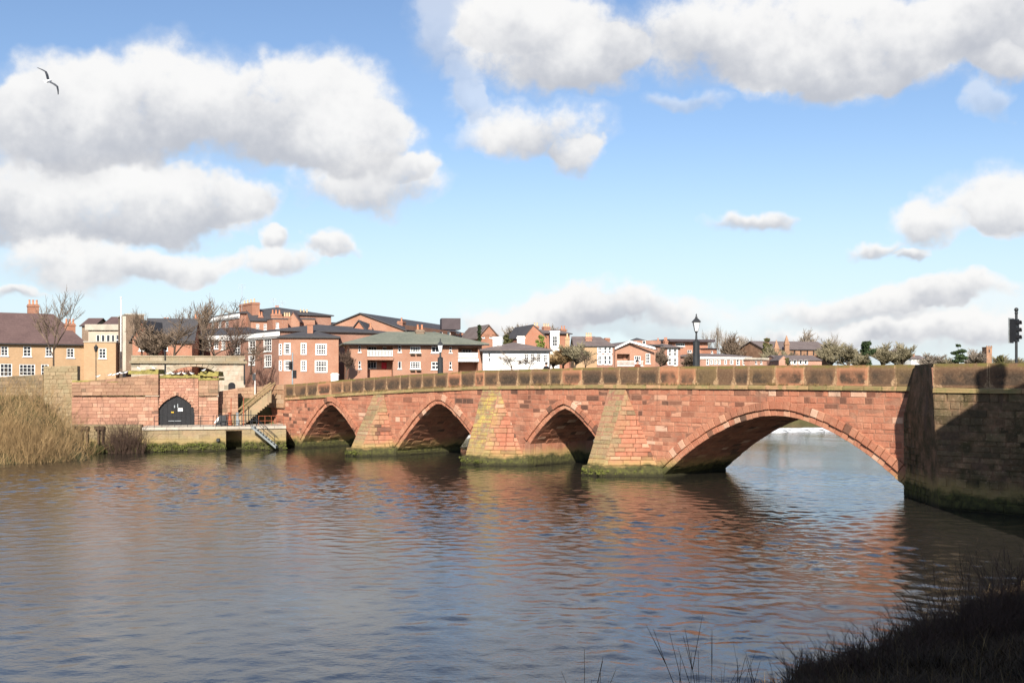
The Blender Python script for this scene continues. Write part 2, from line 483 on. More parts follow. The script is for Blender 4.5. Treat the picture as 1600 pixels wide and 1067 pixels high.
M['potpale'] = plain('pale_chimney_pot', (0.62, 0.45, 0.27), 0.8, 0.15, 4)
M['redpaint'] = plain('red_paint', (0.50, 0.02, 0.03), 0.5, 0.1, 3)
M['yellow'] = plain('yellow_paint', (0.65, 0.40, 0.04), 0.6, 0.1, 3)
M['darkwood'] = plain('dark_timber', (0.075, 0.048, 0.028), 0.85, 0.3, 3)
M['paletimber'] = plain('weathered_timber', (0.24, 0.165, 0.085), 0.85, 0.2, 3)
M['lead'] = plain('roof_box_cladding', (0.075, 0.058, 0.062), 0.7, 0.1, 1)
M['greytank'] = plain('grey_cowl', (0.20, 0.22, 0.22), 0.6, 0.1, 2)
M['lens'] = plain('dark_signal_lens', (0.02, 0.02, 0.02), 0.2, 0.2, 5)
M['mosstop'] = plain('mossy_capping', (0.22, 0.185, 0.055), 0.95, 0.35, 2.5, bump=0.6)
M['asphalt'] = plain('asphalt', (0.06, 0.06, 0.062), 0.9, 0.2, 2)
M['earth'] = plain('earth_and_grass', (0.085, 0.075, 0.030), 0.95, 0.4, 0.4, bump=0.5)
M['bark'] = plain('grey_bark', (0.085, 0.062, 0.045), 0.9, 0.3, 4)
M['twig'] = plain('bare_twigs', (0.165, 0.120, 0.085), 0.9, 0.3, 2)
M['twig_tan'] = plain('willow_twigs', (0.36, 0.24, 0.115), 0.85, 0.35, 0.8)
M['twig_dark'] = plain('dark_twigs', (0.095, 0.060, 0.043), 0.9, 0.3, 1.5)
M['twig_olive'] = plain('olive_twigs', (0.215, 0.185, 0.115), 0.9, 0.3, 0.4)  # olive, lifted a little in place of distance haze
M['twig_haze'] = plain('hazed_twigs', (0.26, 0.215, 0.17), 0.9, 0.2, 0.3)  # distance haze put into the twig colour
M['leaf_dark'] = plain('dark_evergreen', (0.032, 0.050, 0.018), 0.8, 0.5, 0.9)
M['leaf_olive'] = plain('olive_leaves', (0.090, 0.085, 0.030), 0.8, 0.4, 0.6)
M['leaf_bright'] = plain('spring_green_leaves', (0.19, 0.22, 0.05), 0.8, 0.3, 0.8)
M['weed'] = plain('river_weed', (0.10, 0.11, 0.022), 0.8, 0.5, 1.5)
M['abutment'] = sandstone('abutment_stone', [(0.0, (0.030, 0.025, 0.015)), (0.5, (0.066, 0.053, 0.026)), (1.0, (0.12, 0.095, 0.045))], mossh=1.2, dirt=0.6)  # olive stone, darkened to carry part of the shadow
M['straw'] = plain('dry_grass', (0.20, 0.135, 0.055), 0.85, 0.35, 1.2)
M['straw_dark'] = plain('dead_stalks', (0.075, 0.050, 0.028), 0.85, 0.4, 1.2)
M['feather_white'] = plain('white_feathers', (0.82, 0.81, 0.79), 0.7, 0.05, 5)
M['feather_grey'] = plain('grey_feathers', (0.10, 0.105, 0.115), 0.7, 0.2, 5)
M['skin'] = plain('skin', (0.50, 0.30, 0.22), 0.6, 0.05, 5)
M['coat'] = plain('black_coat', (0.012, 0.012, 0.014), 0.85, 0.2, 5)
M['coat_brown'] = plain('brown_coat', (0.20, 0.065, 0.03), 0.85, 0.2, 5)
M['hair'] = plain('dark_hair', (0.018, 0.013, 0.010), 0.6, 0.2, 9)
def foam_mat():
    m = NT('weir_foam'); n1 = m.noise(1.2, 6, 0.7)
    return m.done(m.ramp(n1, [(0.3, (0.35, 0.36, 0.37)), (0.55, (0.80, 0.80, 0.78))]), 0.6, 0.4)
M['foam'] = foam_mat()

# ------------------------------------------------------------------ bridge frame of reference
P0 = np.array((-20.2, 104.3)); EU = np.array((0.7146, -0.6996)); EN = np.array((-0.6996, -0.7146))
def P(u, v, z):
    return Vector((P0[0] + u * EU[0] + v * EN[0], P0[1] + u * EU[1] + v * EN[1], z))
def uv_of(x, y):
    rx, ry = x - P0[0], y - P0[1]
    return rx * EU[0] + ry * EU[1], rx * EN[0] + ry * EN[1]
def u_at(px, v=0.0):
    k = (px - 800) / F
    bx, by = P0 + v * EN
    return (k * by - bx) / (EU[0] - k * EU[1])
def z_at(px, py, v=0.0):
    d = P(u_at(px, v), v, 0).y
    return H - (py - YH) / F * d

# ------------------------------------------------------------------ ground
def sstep(x, a, b):
    t = np.clip((x - a) / (b - a), 0, 1); return t * t * (3 - 2 * t)
def fbm(x, y, seed=0, octs=4):
    z = 0; a = 1.0; f = 1.0
    rs = np.random.default_rng(seed)
    for _ in range(octs):
        for _ in range(3):
            th = rs.uniform(0, 6.28); ph = rs.uniform(0, 6.28)
            z = z + a * np.sin((x * math.cos(th) + y * math.sin(th)) * f + ph) / 3
        a *= 0.5; f *= 2.1
    return z
def ground_z(x, y):
    x = np.asarray(x, float); y = np.asarray(y, float)
    u, v = uv_of(x, y)
    u0 = np.where(v < 0, -3.5, np.where(v < 16, -3.5 - 0.5 * v, -11.5 + sstep(v, 16, 21) * 11.0))
    dn = np.maximum(u0 - u, np.where(x > -5, (y - (166 + 0.35 * (x - 43))) / 1.06, -50.0))
    width = np.where(v > 16, 10.0, 2.0)
    zn = -2.5 + 2.5 * sstep(dn, -3, 0) + 4.7 * sstep(dn, 0, 1) * np.clip(dn / width, 0, 1) + np.clip(dn - 12, 0, 260) * 0.038 * sstep(x, 160, -20)
    us = 75.0 - 2.5 * sstep(v, 9.0, 3.0) + 0.35 * np.sin(v * 1.3) + 0.25 * np.sin(v * 2.9 + 1)
    ds = u - us
    zs = np.interp(ds, [-3, 0, 2, 6, 10, 14], [-2.5, 0.0, 0.42, 1.15, 2.3, 5.1])
    zs = np.where(v < 4, np.interp(ds, [-3, 0, 3], [-2.5, 0.0, 5.6]), zs)
    z = np.maximum(zn, zs)
    near = np.exp(-((x - 8) ** 2 + (y - 24) ** 2) / 900.0)
    z = z + near * 0.10 * fbm(x * 1.1, y * 1.1, 3) * sstep(ds, 0, 1.5)
    far = sstep(np.hypot(x, y), 320, 900)
    return z + far * (6 + 10 * fbm(x * 0.004, y * 0.004, 9, 3))
ax = np.concatenate([np.linspace(-4000, -160, 22)[:-1], np.linspace(-160, -70, 40)[:-1], np.linspace(-70, 70, 141)[:-1], np.linspace(70, 220, 60)[:-1], np.linspace(220, 4000, 22)])
ay = np.concatenate([np.linspace(-2000, -40, 16)[:-1], np.linspace(-40, 130, 171)[:-1], np.linspace(130, 300, 80)[:-1], np.linspace(300, 6000, 30)])
GX, GY = np.meshgrid(ax, ay)
GV = np.stack([GX, GY, ground_z(GX, GY)], -1).reshape(-1, 3)
nx, ny = len(ax), len(ay)
idx = np.arange(nx * ny).reshape(ny, nx)
GF = np.stack([idx[:-1, :-1], idx[:-1, 1:], idx[1:, 1:], idx[1:, :-1]], -1).reshape(-1, 4)
ground = fast_mesh('ground', GV, GF, M['earth'], smooth=True)
tag(ground, 'grass and earth banks of the river and the land behind the houses', kind='structure')

# ------------------------------------------------------------------ river
def water_mat():
    m = NT('river_water')
    sc = m.n('ShaderNodeMapping'); m.l(m.pos(), sc.inputs[0])
    sc.inputs['Scale'].default_value = (1.0, 1.25, 1.0)
    patch = m.smooth(m.noise(0.07, 3, 0.5), 0.35, 0.65, 0.35, 1.0)
    n1 = m.noise(5.5, 4, 0.6, vec=sc.outputs[0]); n2 = m.noise(1.7, 3, 0.5, vec=sc.outputs[0])
    h = m.math('ADD', m.math('MULTIPLY', n1, 0.45), m.math('MULTIPLY', n2, 0.8))
    h = m.math('MULTIPLY', h, patch)
    m.bump(h, 0.26, 0.10)
    c = m.mix(m.smooth(m.noise(0.05, 3), 0.3, 0.7), (0.020, 0.018, 0.015), (0.030, 0.026, 0.021))
    m.b.inputs['IOR'].default_value = 1.55
    return m.done(c, 0.05, 0.5)
M['water'] = water_mat()
du = 0.17
U = np.arange(-9, 79.01, du); V = np.arange(-13, 72.01, du)
def waves(nu, nv):
    kx = np.fft.fftfreq(nu, du) * 2 * math.pi; ky = np.fft.fftfreq(nv, du) * 2 * math.pi
    KX, KY = np.meshgrid(kx, ky); k = np.hypot(KX, KY) + 1e-6
    lam = 2 * math.pi / k
    S = np.exp(-((np.log(lam / 1.05)) ** 2) / (2 * 0.6 ** 2)) / k
    th = np.arctan2(KY, KX); S *= 0.55 + 0.45 * np.cos(th - 0.9) ** 2
    n = RNG.normal(size=k.shape) + 1j * RNG.normal(size=k.shape)
    h = np.fft.ifft2(n * S).real
    gy, gx = np.gradient(h, du)
    h *= 1.0 / np.sqrt((gx ** 2 + gy ** 2).mean())
    return h
hw = waves(len(U), len(V))
UU, VV = np.meshgrid(U, V)
edge = sstep(np.minimum(np.minimum(UU - U[0], U[-1] - UU), np.minimum(VV - V[0], V[-1] - VV)), 0, 3)
patch = 0.68 + 0.38 * np.clip(fbm(UU * 0.09, VV * 0.16, 21, 3) * 1.5, -1, 1)
amp = 0.088 * patch
hw = hw * amp * edge
WX = P0[0] + UU * EU[0] + VV * EN[0]; WY = P0[1] + UU * EU[1] + VV * EN[1]
WV = np.stack([WX, WY, hw], -1).reshape(-1, 3)
idx = np.arange(UU.size).reshape(UU.shape)
WF = np.stack([idx[:-1, :-1], idx[1:, :-1], idx[1:, 1:], idx[:-1, 1:]], -1).reshape(-1, 4)
base = len(WV); ex = []; ef = []
def wq(u0, v0, u1, v1):
    n = base + len(ex)
    for a, b in ((u0, v0), (u0, v1), (u1, v1), (u1, v0)):
        p = P(a, b, 0); ex.append((p.x, p.y, 0.0))
    ef.append((n, n + 1, n + 2, n + 3))
wq(U[0] - 60, -400, U[0], 400); wq(U[-1], -400, U[-1] + 300, 400); wq(U[0], V[-1], U[-1], 400); wq(U[0], -400, U[-1], V[0])
river = fast_mesh('river', np.vstack([WV, np.array(ex)]), np.vstack([WF, np.array(ef)]), M['water'], smooth=True)
tag(river, 'rippled brown river reflecting the sky and the bridge', kind='structure')

# weir upstream of the bridge
wb = MB()
a0 = np.array((-12.0, 123.5)); a1 = np.array((75.0, 150.0)); dd = (a1 - a0) / np.linalg.norm(a1 - a0); nn = np.array((-dd[1], dd[0]))
L = np.linalg.norm(a1 - a0); N = 120
for i in range(N):
    s0, s1 = L * i / N, L * (i + 1) / N
    def q(s, off, z):
        p = a0 + dd * s + nn * (off + 0.35 * math.sin(s * 1.7) + 0.2 * math.sin(s * 4.1)); return (p[0], p[1], z)
    prof = [(-2.6, -0.05), (-1.6, 0.16 + 0.07 * math.sin(i * 1.9)), (-0.6, 0.14), (0.6, 0.25), (1.0, 0.33)]
    for (o0, z0), (o1, z1) in zip(prof[:-1], prof[1:]):
        wb.poly([q(s0, o0, z0), q(s1, o0, z0), q(s1, o1, z1), q(s0, o1, z1)])
wo_ = wb.build('weir', M['foam'], smooth=True)
tag(wo_, 'line of white foaming water over the weir behind the bridge', kind='structure')
up = MB()
p0 = a0 + nn * 1.4; p1 = a1 + nn * 1.4
up.poly([(p0[0], p0[1], 0.32), (p1[0], p1[1], 0.32), (p1[0] + 200, p1[1] + 60, 0.32), (p0[0], 330, 0.32)])
uo = up.build('upper_river', M['water'])
tag(uo, 'calm water held above the weir', kind='structure')

rwl = MB()
for i in range(30):
    x = -10 + i * 5.0; y = 167 + 0.35 * (x - 43); rwl.cur = (random.random(), 0.1, 0, 1)
    rwl.box((x, y, -0.5), (4.98, 1.74, 0), (-0.2, 0.6, 0), (0, 0, 3.0))
tag(rwl.build('river_wall', M['pinkstone']), 'pale pink embankment wall far upstream seen through the big arch', 'wall')

# ------------------------------------------------------------------ the bridge
bridge = thing('stone_bridge', P(30, -3.7, 0), 'red sandstone bridge with pointed arches crossing the river', 'bridge')
TOPU = [(-30, 5.7), (-6, 5.95), (-1.15, 6.13), (7, 6.57), (16, 7.0), (24.9, 7.33), (36.7, 7.48), (50.4, 7.52), (62, 7.48), (75, 7.45), (95, 7.4)]
def ptop(u): return float(np.interp(u, [a for a, b in TOPU], [b for a, b in TOPU]))
def sz(u): return ptop(u) - 1.50        # underside of the string course
WID = -7.5
# arch: centre, half span, springing z, rise, exponent
ARCH = [(4.84, 4.6, 0.63, 3.63, 1.42), (19.85, 5.5, 0.43, 4.19, 1.40), (33.8, 3.6, 1.70, 2.77, 1.42), (51.55, 8.7, 0.15, 4.22, 1.82)]
def arch_z(a, t):
    c, h, zs, r, p = a; return zs + r * (1 - abs(t) ** p)
def arch_u(a, z, side):
    c, h, zs, r, p = a
    if z <= zs: return c + side * h
    q = 1 - (z - zs) / r
    return c if q <= 0 else c + side * h * q ** (1 / p)
# core: front and back sheets, soffits, top
core = MB()
us = sorted(set([-30.0, 95.0] + list(np.arange(-28, 94, 2.0)) + [c + h * t for c, h, zs, r, p in ARCH for t in np.linspace(-1, 1, 41)]))
us = [u for i, u in enumerate(us) if i == 0 or u - us[i - 1] > 1e-4]
def in_arch(u):
    for a in ARCH:
        if a[0] - a[1] - 1e-6 <= u <= a[0] + a[1] + 1e-6: return a
    return None
for ua, ub in zip(us[:-1], us[1:]):
    a = in_arch((ua + ub) / 2)
    za = arch_z(a, (ua - a[0]) / a[1]) if a else -2.0
    zb = arch_z(a, (ub - a[0]) / a[1]) if a else -2.0
    for v, flip in ((0.0, False), (WID, True)):
        q = [P(ua, v, za), P(ub, v, zb), P(ub, v, sz(ub)), P(ua, v, sz(ua))]
        core.poly(q[::-1] if flip else q)
    if a: core.poly([P(ua, 0, za), P(ua, WID, za), P(ub, WID, zb), P(ub, 0, zb)])
    core.poly([P(ua, 0, sz(ua)), P(ub, 0, sz(ub)), P(ub, WID, sz(ub)), P(ua, WID, sz(ua))])
for c, h, zs, r, p in ARCH:
    for s in (-1, 1):
        q = [P(c + s * h, 0, -2), P(c + s * h, WID, -2), P(c + s * h, WID, zs), P(c + s * h, 0, zs)]
        core.poly(q if s > 0 else q[::-1])
core.build('wall', M['mortar'], bridge)
dk = MB()
for ua, ub in zip(np.arange(-28, 93, 3.0), np.arange(-25, 96, 3.0)):
    dk.hexa([P(ua, -0.35, sz(ua) - 0.05), P(ub, -0.35, sz(ub) - 0.05), P(ub, WID + 0.35, sz(ub) - 0.05), P(ua, WID + 0.35, sz(ua) - 0.05)],
            [P(ua, -0.35, sz(ua) + 0.25), P(ub, -0.35, sz(ub) + 0.25), P(ub, WID + 0.35, sz(ub) + 0.25), P(ua, WID + 0.35, sz(ua) + 0.25)])
tag(dk.build('bridge_road', M['asphalt'], bridge), kind=None)

# piers: nose u0,u1, reach at base, ends on wall at base
PIERS = [(11.15, 12.6, 2.9, 9.55, 14.2, 'A'), (25.0, 26.9, 2.1, 25.2, 29.9, 'B'), (38.0, 39.5, 2.75, 37.5, 42.6, 'C')]
STONES = []      # (poly2d, mapper, proud, tint, pixels)
def clip_half(poly, a, b, c):
    """keep a*x+b*y+c >= 0"""
    out = []
    for i in range(len(poly)):
        p, q = poly[i], poly[(i + 1) % len(poly)]
        fp = a * p[0] + b * p[1] + c; fq = a * q[0] + b * q[1] + c
        if fp >= 0: out.append(p)
        if (fp >= 0) != (fq >= 0):
            t = fp / (fp - fq); out.append((p[0] + t * (q[0] - p[0]), p[1] + t * (q[1] - p[1])))
    return out
def area2(p):
    return 0.5 * sum(p[i][0] * p[(i + 1) % len(p)][1] - p[(i + 1) % len(p)][0] * p[i][1] for i in range(len(p)))
def courses(z0, z1, lo=0.24, hi=0.44):
    zs = [z0]
    while zs[-1] < z1 - lo: zs.append(zs[-1] + random.uniform(lo, hi))
    zs[-1] = z1 if z1 - zs[-1] < 0.2 else zs[-1]
    if zs[-1] < z1: zs.append(z1)
    return zs
def rtint(g=0.0, b=0.0, mean=0.5):
    r = random.gauss(mean, 0.15)
    q = random.random()
    if q < 0.05: r = random.uniform(0, 0.10)
    elif q > 0.95: r = random.uniform(0.86, 1)
    return (min(max(r, 0), 1), g, b, 1)
def stone_into(mb, poly, mapper, proud, tint, joint=0.010, bev=0.035, back=-0.04):
    bev *= random.uniform(0.5, 1.5)
    if area2(poly) < 0: poly = poly[::-1]
    cx = sum(p[0] for p in poly) / len(poly); cy = sum(p[1] for p in poly) / len(poly)
    hx = max(abs(p[0] - cx) for p in poly); hy = max(abs(p[1] - cy) for p in poly)
    def ins(d):
        fx = max(1 - d / max(hx, 1e-3), 0.15); fy = max(1 - d / max(hy, 1e-3), 0.15)
        return [(cx + (p[0] - cx) * fx, cy + (p[1] - cy) * fy) for p in poly]
    b = ins(joint); t = ins(joint + bev)
    mb.cur = tint
    i0 = [mb.vert(mapper(x, y, back)) for x, y in b]
    im = [mb.vert(mapper(x, y, max(proud - bev * 0.9, back + 0.01))) for x, y in b]
    i1 = [mb.vert(mapper(x + random.uniform(-.012, .012), y + random.uniform(-.012, .012), proud + random.uniform(-.015, .015))) for x, y in t]
    n = len(b)
    mb.f.append(i1)
    for k in range(n):
        j = (k + 1) % n
        mb.f.append([im[k], im[j], i1[j], i1[k]]); mb.f.append([i0[k], i0[j], im[j], im[k]])
def wall_map(u, z, off): return P(u, off, z)
def add_stone(poly, mapper, proud, tint):
    if len(poly) < 3 or abs(area2(poly)) < 0.02: return
    c = mapper(sum(p[0] for p in poly) / len(poly), sum(p[1] for p in poly) / len(poly), 0)
    STONES.append((abs(area2(poly)) / (c.y ** 2), poly, mapper, proud, tint, c))
# spandrel walls
RING = [0.78, 0.80, 0.74, 0.92]
def wall_panel(u0, u1, z0, z1f, hole=None, mapper=wall_map, tintf=rtint, clips=(), top=None):
    zmax = max(z1f(u) for u in np.linspace(u0, u1, 9))
    for za, zb in zip(*(lambda c: (c[:-1], c[1:]))(courses(z0, zmax))):
        u = u0
        while u < u1 - 0.05:
            w = random.uniform(0.35, 1.2)
            ue = u + w
            if u1 - ue < 0.35: ue = u1
            st = [(u, za), (ue, za), (ue, zb), (u, zb)]
            parts = [st]
            if hole is not None:
                a, ringw = hole
                big = (a[0], a[1] + ringw * 0.75, a[2], a[3] + ringw * 0.75, a[4])
                parts = []
                if za < big[2] + big[3]:
                    for s in (-1, 1):
                        lo = arch_u(big, za, s); hi_ = arch_u(big, min(zb, big[2] + big[3]), s)
                        if s < 0: q = [(u, za), (min(ue, lo), za), (min(ue, hi_), zb), (u, zb)]
                        else: q = [(max(u, lo), za), (ue, za), (ue, zb), (max(u, hi_), zb)]
                        wl0 = q[1][0] - q[0][0]; wl1 = q[2][0] - q[3][0]
                        if wl0 <= 0.02 and wl1 <= 0.02: continue
                        if wl0 <= 0.02: q = [q[0] if s > 0 and False else ((q[3][0] if s < 0 else q[2][0]), za + 0.02), q[2], q[3]]
                        elif wl1 <= 0.02: q = [q[0], q[1], ((q[0][0] if s < 0 else q[1][0]), zb - 0.02)]
                        parts.append(q)
                else: parts = [st]
            for q in parts:
                if top is not None:
                    zt0, zt1 = top(u), top(ue)
                    q = clip_half(q, (zt1 - zt0) / max(ue - u, 1e-3), -1, zt0 - (zt1 - zt0) / max(ue - u, 1e-3) * u)
                for c in clips: 
                    if len(q) >= 3: q = clip_half(q, *c)
                if len(q) >= 3:
                    tt = tintf()
                    if mapper is wall_map and za > 4.6 and random.random() < 0.10 + 0.16 * max(0, math.sin(u * .35)): tt = (random.uniform(0, .12), tt[1], tt[2], 1)
                    add_stone(q, mapper, random.uniform(0.0, 0.035), tt)
            u = ue
szf = lambda u: sz(u) - 0.02
wall_panel(-9.5, 11.9, 0.1, szf, (ARCH[0], RING[0]), top=szf)
wall_panel(11.9, 26.0, 0.1, szf, (ARCH[1], RING[1]), top=szf)
wall_panel(26.0, 38.8, 0.1, szf, (ARCH[2], RING[2]), top=szf)
wall_panel(38.8, 61.4, 0.1, szf, (ARCH[3], RING[3]), top=szf)
# cutwater piers
for n0, n1, reach, e0, e1, nm in PIERS:
    zt = sz((n0 + n1) / 2) - 0.05
    pc = MB()
    zb = -2.0; rr = reach * (zt - zb) / zt
    A0, A1 = P(e0, -0.02, zb), P(n0, rr, zb); A2, A3 = P(n1, rr, zb), P(e1, -0.02, zb)
    T0, T1 = P(n0, 0.03, zt), P(n1, 0.03, zt)
    pc.poly([A1, A2, T1, T0]); pc.poly([A0, A1, T0]); pc.poly([A2, A3, T1])
    pier = pc.build('cutwater', M['mortar'], bridge)
    # nose stones
    def nose(u, z, off, reach=reach, zt=zt): return P(u, reach * (1 - z / zt) + 0.03 + off, z + off * 0.3)
    yl = {'A': 0.12, 'B': 0.8, 'C': 0.10}[nm]
    wall_panel(n0, n1, 0.05, lambda u: zt, mapper=nose, tintf=lambda: rtint(random.uniform(0.65, 1.0), yl, 0.4))
    # right flank: triangle between nose edge and wall
    B2 = P(n1, reach + 0.03, 0); B3 = P(e1, 0.0, 0)
    ea = (B3 - B2); la = ea.length; ea = ea / la
    nrm = (B3 - B2).cross(T1 - B2).normalized()
    if nrm.y > 0: nrm = -nrm
    eb = nrm.cross(ea).normalized()
    if eb.z < 0: eb = -eb
    tx = (T1 - B2).dot(ea); ty = (T1 - B2).dot(eb)
    def flank(a, b, off, B2=B2, ea=ea, eb=eb, nrm=nrm): return B2 + ea * a + eb * b + nrm * off
    # half planes of the triangle (0,0),(la,0),(tx,ty)
    cl = [(ty, -tx, 0.0), (-ty, (tx - la), la * ty)]
    k0 = len(STONES)
    wall_panel(min(0, tx), max(la, tx), 0.02, lambda u: ty, mapper=flank, clips=cl, tintf=lambda: rtint(0.0, 0, 0.5))
    for k in range(k0, len(STONES)):
        s_ = STONES[k]; ca = sum(p[0] for p in s_[1]) / len(s_[1]); cb = sum(p[1] for p in s_[1]) / len(s_[1])
        dn_ = ca - tx * cb / ty                       # how far back from the nose edge
        g_ = min(max(0.85 - dn_ / 1.3 + random.gauss(0, .18), 0), 1)
        STONES[k] = s_[:4] + ((s_[4][0], g_, yl * g_ * .9, 1),) + s_[5:]
    # left flank
    B0 = P(e0, 0.0, 0); B1 = P(n0, reach + 0.03, 0)
    pl = MB(); 
    # plinth course at the water
    q = [P(e0 - 0.2, 0, -1.5), P(n0 - 0.15, reach + 0.30, -1.5), P(n1 + 0.15, reach + 0.30, -1.5), P(e1 + 0.3, 0.2, -1.5)]
    t_ = [P(e0 - 0.1, 0, 0.70), P(n0 - 0.08, reach + 0.10, 0.66), P(n1 + 0.08, reach + 0.10, 0.68), P(e1 + 0.15, 0.08, 0.72)]
    pl.hexa(q, t_)
    pl.build('plinth', M['bridge'], bridge)
# right abutment; its dark flank stands in for a shadow on the red wall
AV = 4.8
uc0, uc1 = u_at(1470, AV), u_at(1458, AV)    # crease at water and at top
uL0, uL1 = u_at(1413), u_at(1434)            # edge against the wall below and at the top
zk = 4.75; ztop_ab = sz(63)
ab = MB()
def crease(z): return uc0 + (uc1 - uc0) * np.clip(z / ztop_ab, 0, 1.3)
lo = -2.0
ab.poly([P(uL0, -0.02, lo), P(crease(lo), AV, lo), P(crease(zk), AV, zk), P(uL0, -0.02, zk)][::-1])
pt = ptop(62)
ab.poly([P(uL0, -0.02, zk), P(crease(zk), AV, zk), P(crease(pt), AV, pt), P(uL1, 0.36, pt)][::-1])
ab.poly([P(crease(lo), AV, lo), P(95, AV, lo), P(95, AV, sz(95)), P(crease(ztop_ab), AV, ztop_ab)])
ab.poly([P(crease(pt), AV - 0.5, pt - 0.02), P(uL1, -0.3, pt - 0.02), P(uL1, 0.36, pt), P(crease(pt), AV, pt)])
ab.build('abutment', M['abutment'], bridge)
ABST = MB()
def abmap(u, z, off): return P(u + (uc1 - uc0) * z / ztop_ab * max(0, 1 - (u - uc0) / 2.0), AV + off, z)
keep = len(STONES)
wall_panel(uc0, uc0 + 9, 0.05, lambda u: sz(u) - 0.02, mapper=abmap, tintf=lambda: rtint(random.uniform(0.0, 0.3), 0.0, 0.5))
# flank stones, tinted darker to carry the shadow in their colour
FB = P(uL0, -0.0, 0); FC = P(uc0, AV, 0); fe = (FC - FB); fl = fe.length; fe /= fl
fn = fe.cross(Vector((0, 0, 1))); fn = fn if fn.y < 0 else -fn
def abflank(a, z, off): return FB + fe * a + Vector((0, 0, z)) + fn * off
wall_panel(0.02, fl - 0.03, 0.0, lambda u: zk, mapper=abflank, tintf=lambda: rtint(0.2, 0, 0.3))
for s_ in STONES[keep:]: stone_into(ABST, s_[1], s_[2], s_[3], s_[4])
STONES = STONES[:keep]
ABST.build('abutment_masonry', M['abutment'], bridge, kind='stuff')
# the 300 stones that show largest become parts of their own
STONES.sort(key=lambda s: -s[0])
rest = MB()
for i, (sz_, poly, mapper, proud, tint, c) in enumerate(STONES):
    if i < 300:
        mb = MB(); stone_into(mb, poly, mapper, proud, tint)
        mb.build('stone', M['bridge'], bridge)
    else:
        stone_into(rest, poly, mapper, proud, tint)
# vault stones under the arches
for ai, a in enumerate(ARCH):
    ts = np.linspace(-1, 1, 200)
    cu = a[0] + a[1] * ts; cz = np.array([arch_z(a, t) for t in ts])
    cl_ = np.concatenate([[0], np.cumsum(np.hypot(np.diff(cu), np.diff(cz)))])
    def vmap(s, vv, off, cu=cu, cz=cz, cl_=cl_):
        u = np.interp(s, cl_, cu); z = np.interp(s, cl_, cz)
        u2 = np.interp(s + 0.05, cl_, cu) - np.interp(s - 0.05, cl_, cu); z2 = np.interp(s + 0.05, cl_, cz) - np.interp(s - 0.05, cl_, cz)
        n = math.hypot(u2, z2) + 1e-9
        return P(u + z2 / n * off, vv, z - u2 / n * off)
    s = 0.0
    while s < cl_[-1] - 0.1:
        e = min(s + random.uniform(0.3, 0.45), cl_[-1]); v = -0.45
        while v > WID + 0.1:
            ve = max(v - random.uniform(0.6, 1.3), WID)
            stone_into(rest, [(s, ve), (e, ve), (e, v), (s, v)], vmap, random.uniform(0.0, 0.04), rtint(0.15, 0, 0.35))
            v = ve
        s = e
    if a[2] > 0.4:
        for sd in (-1, 1):
            def jmap(v, z, off, sd=sd): return P(a[0] + sd * a[1] - sd * off, v, z)
            for za, zb in ((0.0, a[2] / 2), (a[2] / 2, a[2])):
                v = WID
                while v < -0.5:
                    ve = min(v + random.uniform(.6, 1.2), -0.45)
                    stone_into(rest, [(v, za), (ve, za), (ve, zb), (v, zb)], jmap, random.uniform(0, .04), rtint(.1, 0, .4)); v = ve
rest.build('masonry', M['bridge'], bridge, kind='stuff')
# voussoirs: inner ring flush, outer ring proud
for ai, a in enumerate(ARCH):
    inner = 0.34 if ai < 3 else 0.40
    for (r0, r1, v0, v1) in ((0.0, inner, -0.55, 0.05), (inner, RING[ai], -0.2, 0.20)):
        ts = np.linspace(-1, 1, 400)
        cu = a[0] + a[1] * ts; cz = np.array([arch_z(a, t) for t in ts])
        cl_ = np.concatenate([[0], np.cumsum(np.hypot(np.diff(cu), np.diff(cz)))])
        def rmap(s, r, cu=cu, cz=cz, cl_=cl_):
            u = np.interp(s, cl_, cu); z = np.interp(s, cl_, cz); h = 0.12
            u2 = np.interp(s + h, cl_, cu) - np.interp(s - h, cl_, cu); z2 = np.interp(s + h, cl_, cz) - np.interp(s - h, cl_, cz)
            n = math.hypot(u2, z2) + 1e-9
            return u - z2 / n * r, z + u2 / n * r
        n = int(cl_[-1] / (0.44 if ai == 3 else 0.50))
        for k in range(n):
            s0 = cl_[-1] * k / n + 0.012; s1 = cl_[-1] * (k + 1) / n - 0.012
            sm = (s0 + s1) / 2
            if rmap(sm, r0)[0] > uL0 + 0.3 and ai == 3: continue
            j = random.uniform(-0.035, 0.035); e = random.uniform(-0.05, 0.05); i_ = random.uniform(-0.02, 0.02)
            mb = MB(); mb.cur = rtint(0.05, 0, 0.5 + 0.08 * (r0 == 0))
            c4 = [rmap(s0, r0 + i_), rmap(s1, r0 + i_), rmap(s1, r1 + e), rmap(s0, r1 + e)]
            m_ = (sum(c[0] for c in c4) / 4, sum(c[1] for c in c4) / 4)
            c5 = [(c[0] + (m_[0] - c[0]) * 0.10, c[1] + (m_[1] - c[1]) * 0.10) for c in c4]
            ib = [mb.vert(P(c[0], v0, c[1])) for c in c4]; im = [mb.vert(P(c[0], v1 + j - 0.03, c[1])) for c in c4]; it = [mb.vert(P(c[0], v1 + j, c[1])) for c in c5]
            mb.f.append(it)
            for q in range(4):
                w = (q + 1) % 4
                mb.f.append([ib[q], ib[w], im[w], im[q]]); mb.f.append([im[q], im[w], it[w], it[q]])
            mb.build('voussoir', M['bridge'], bridge)
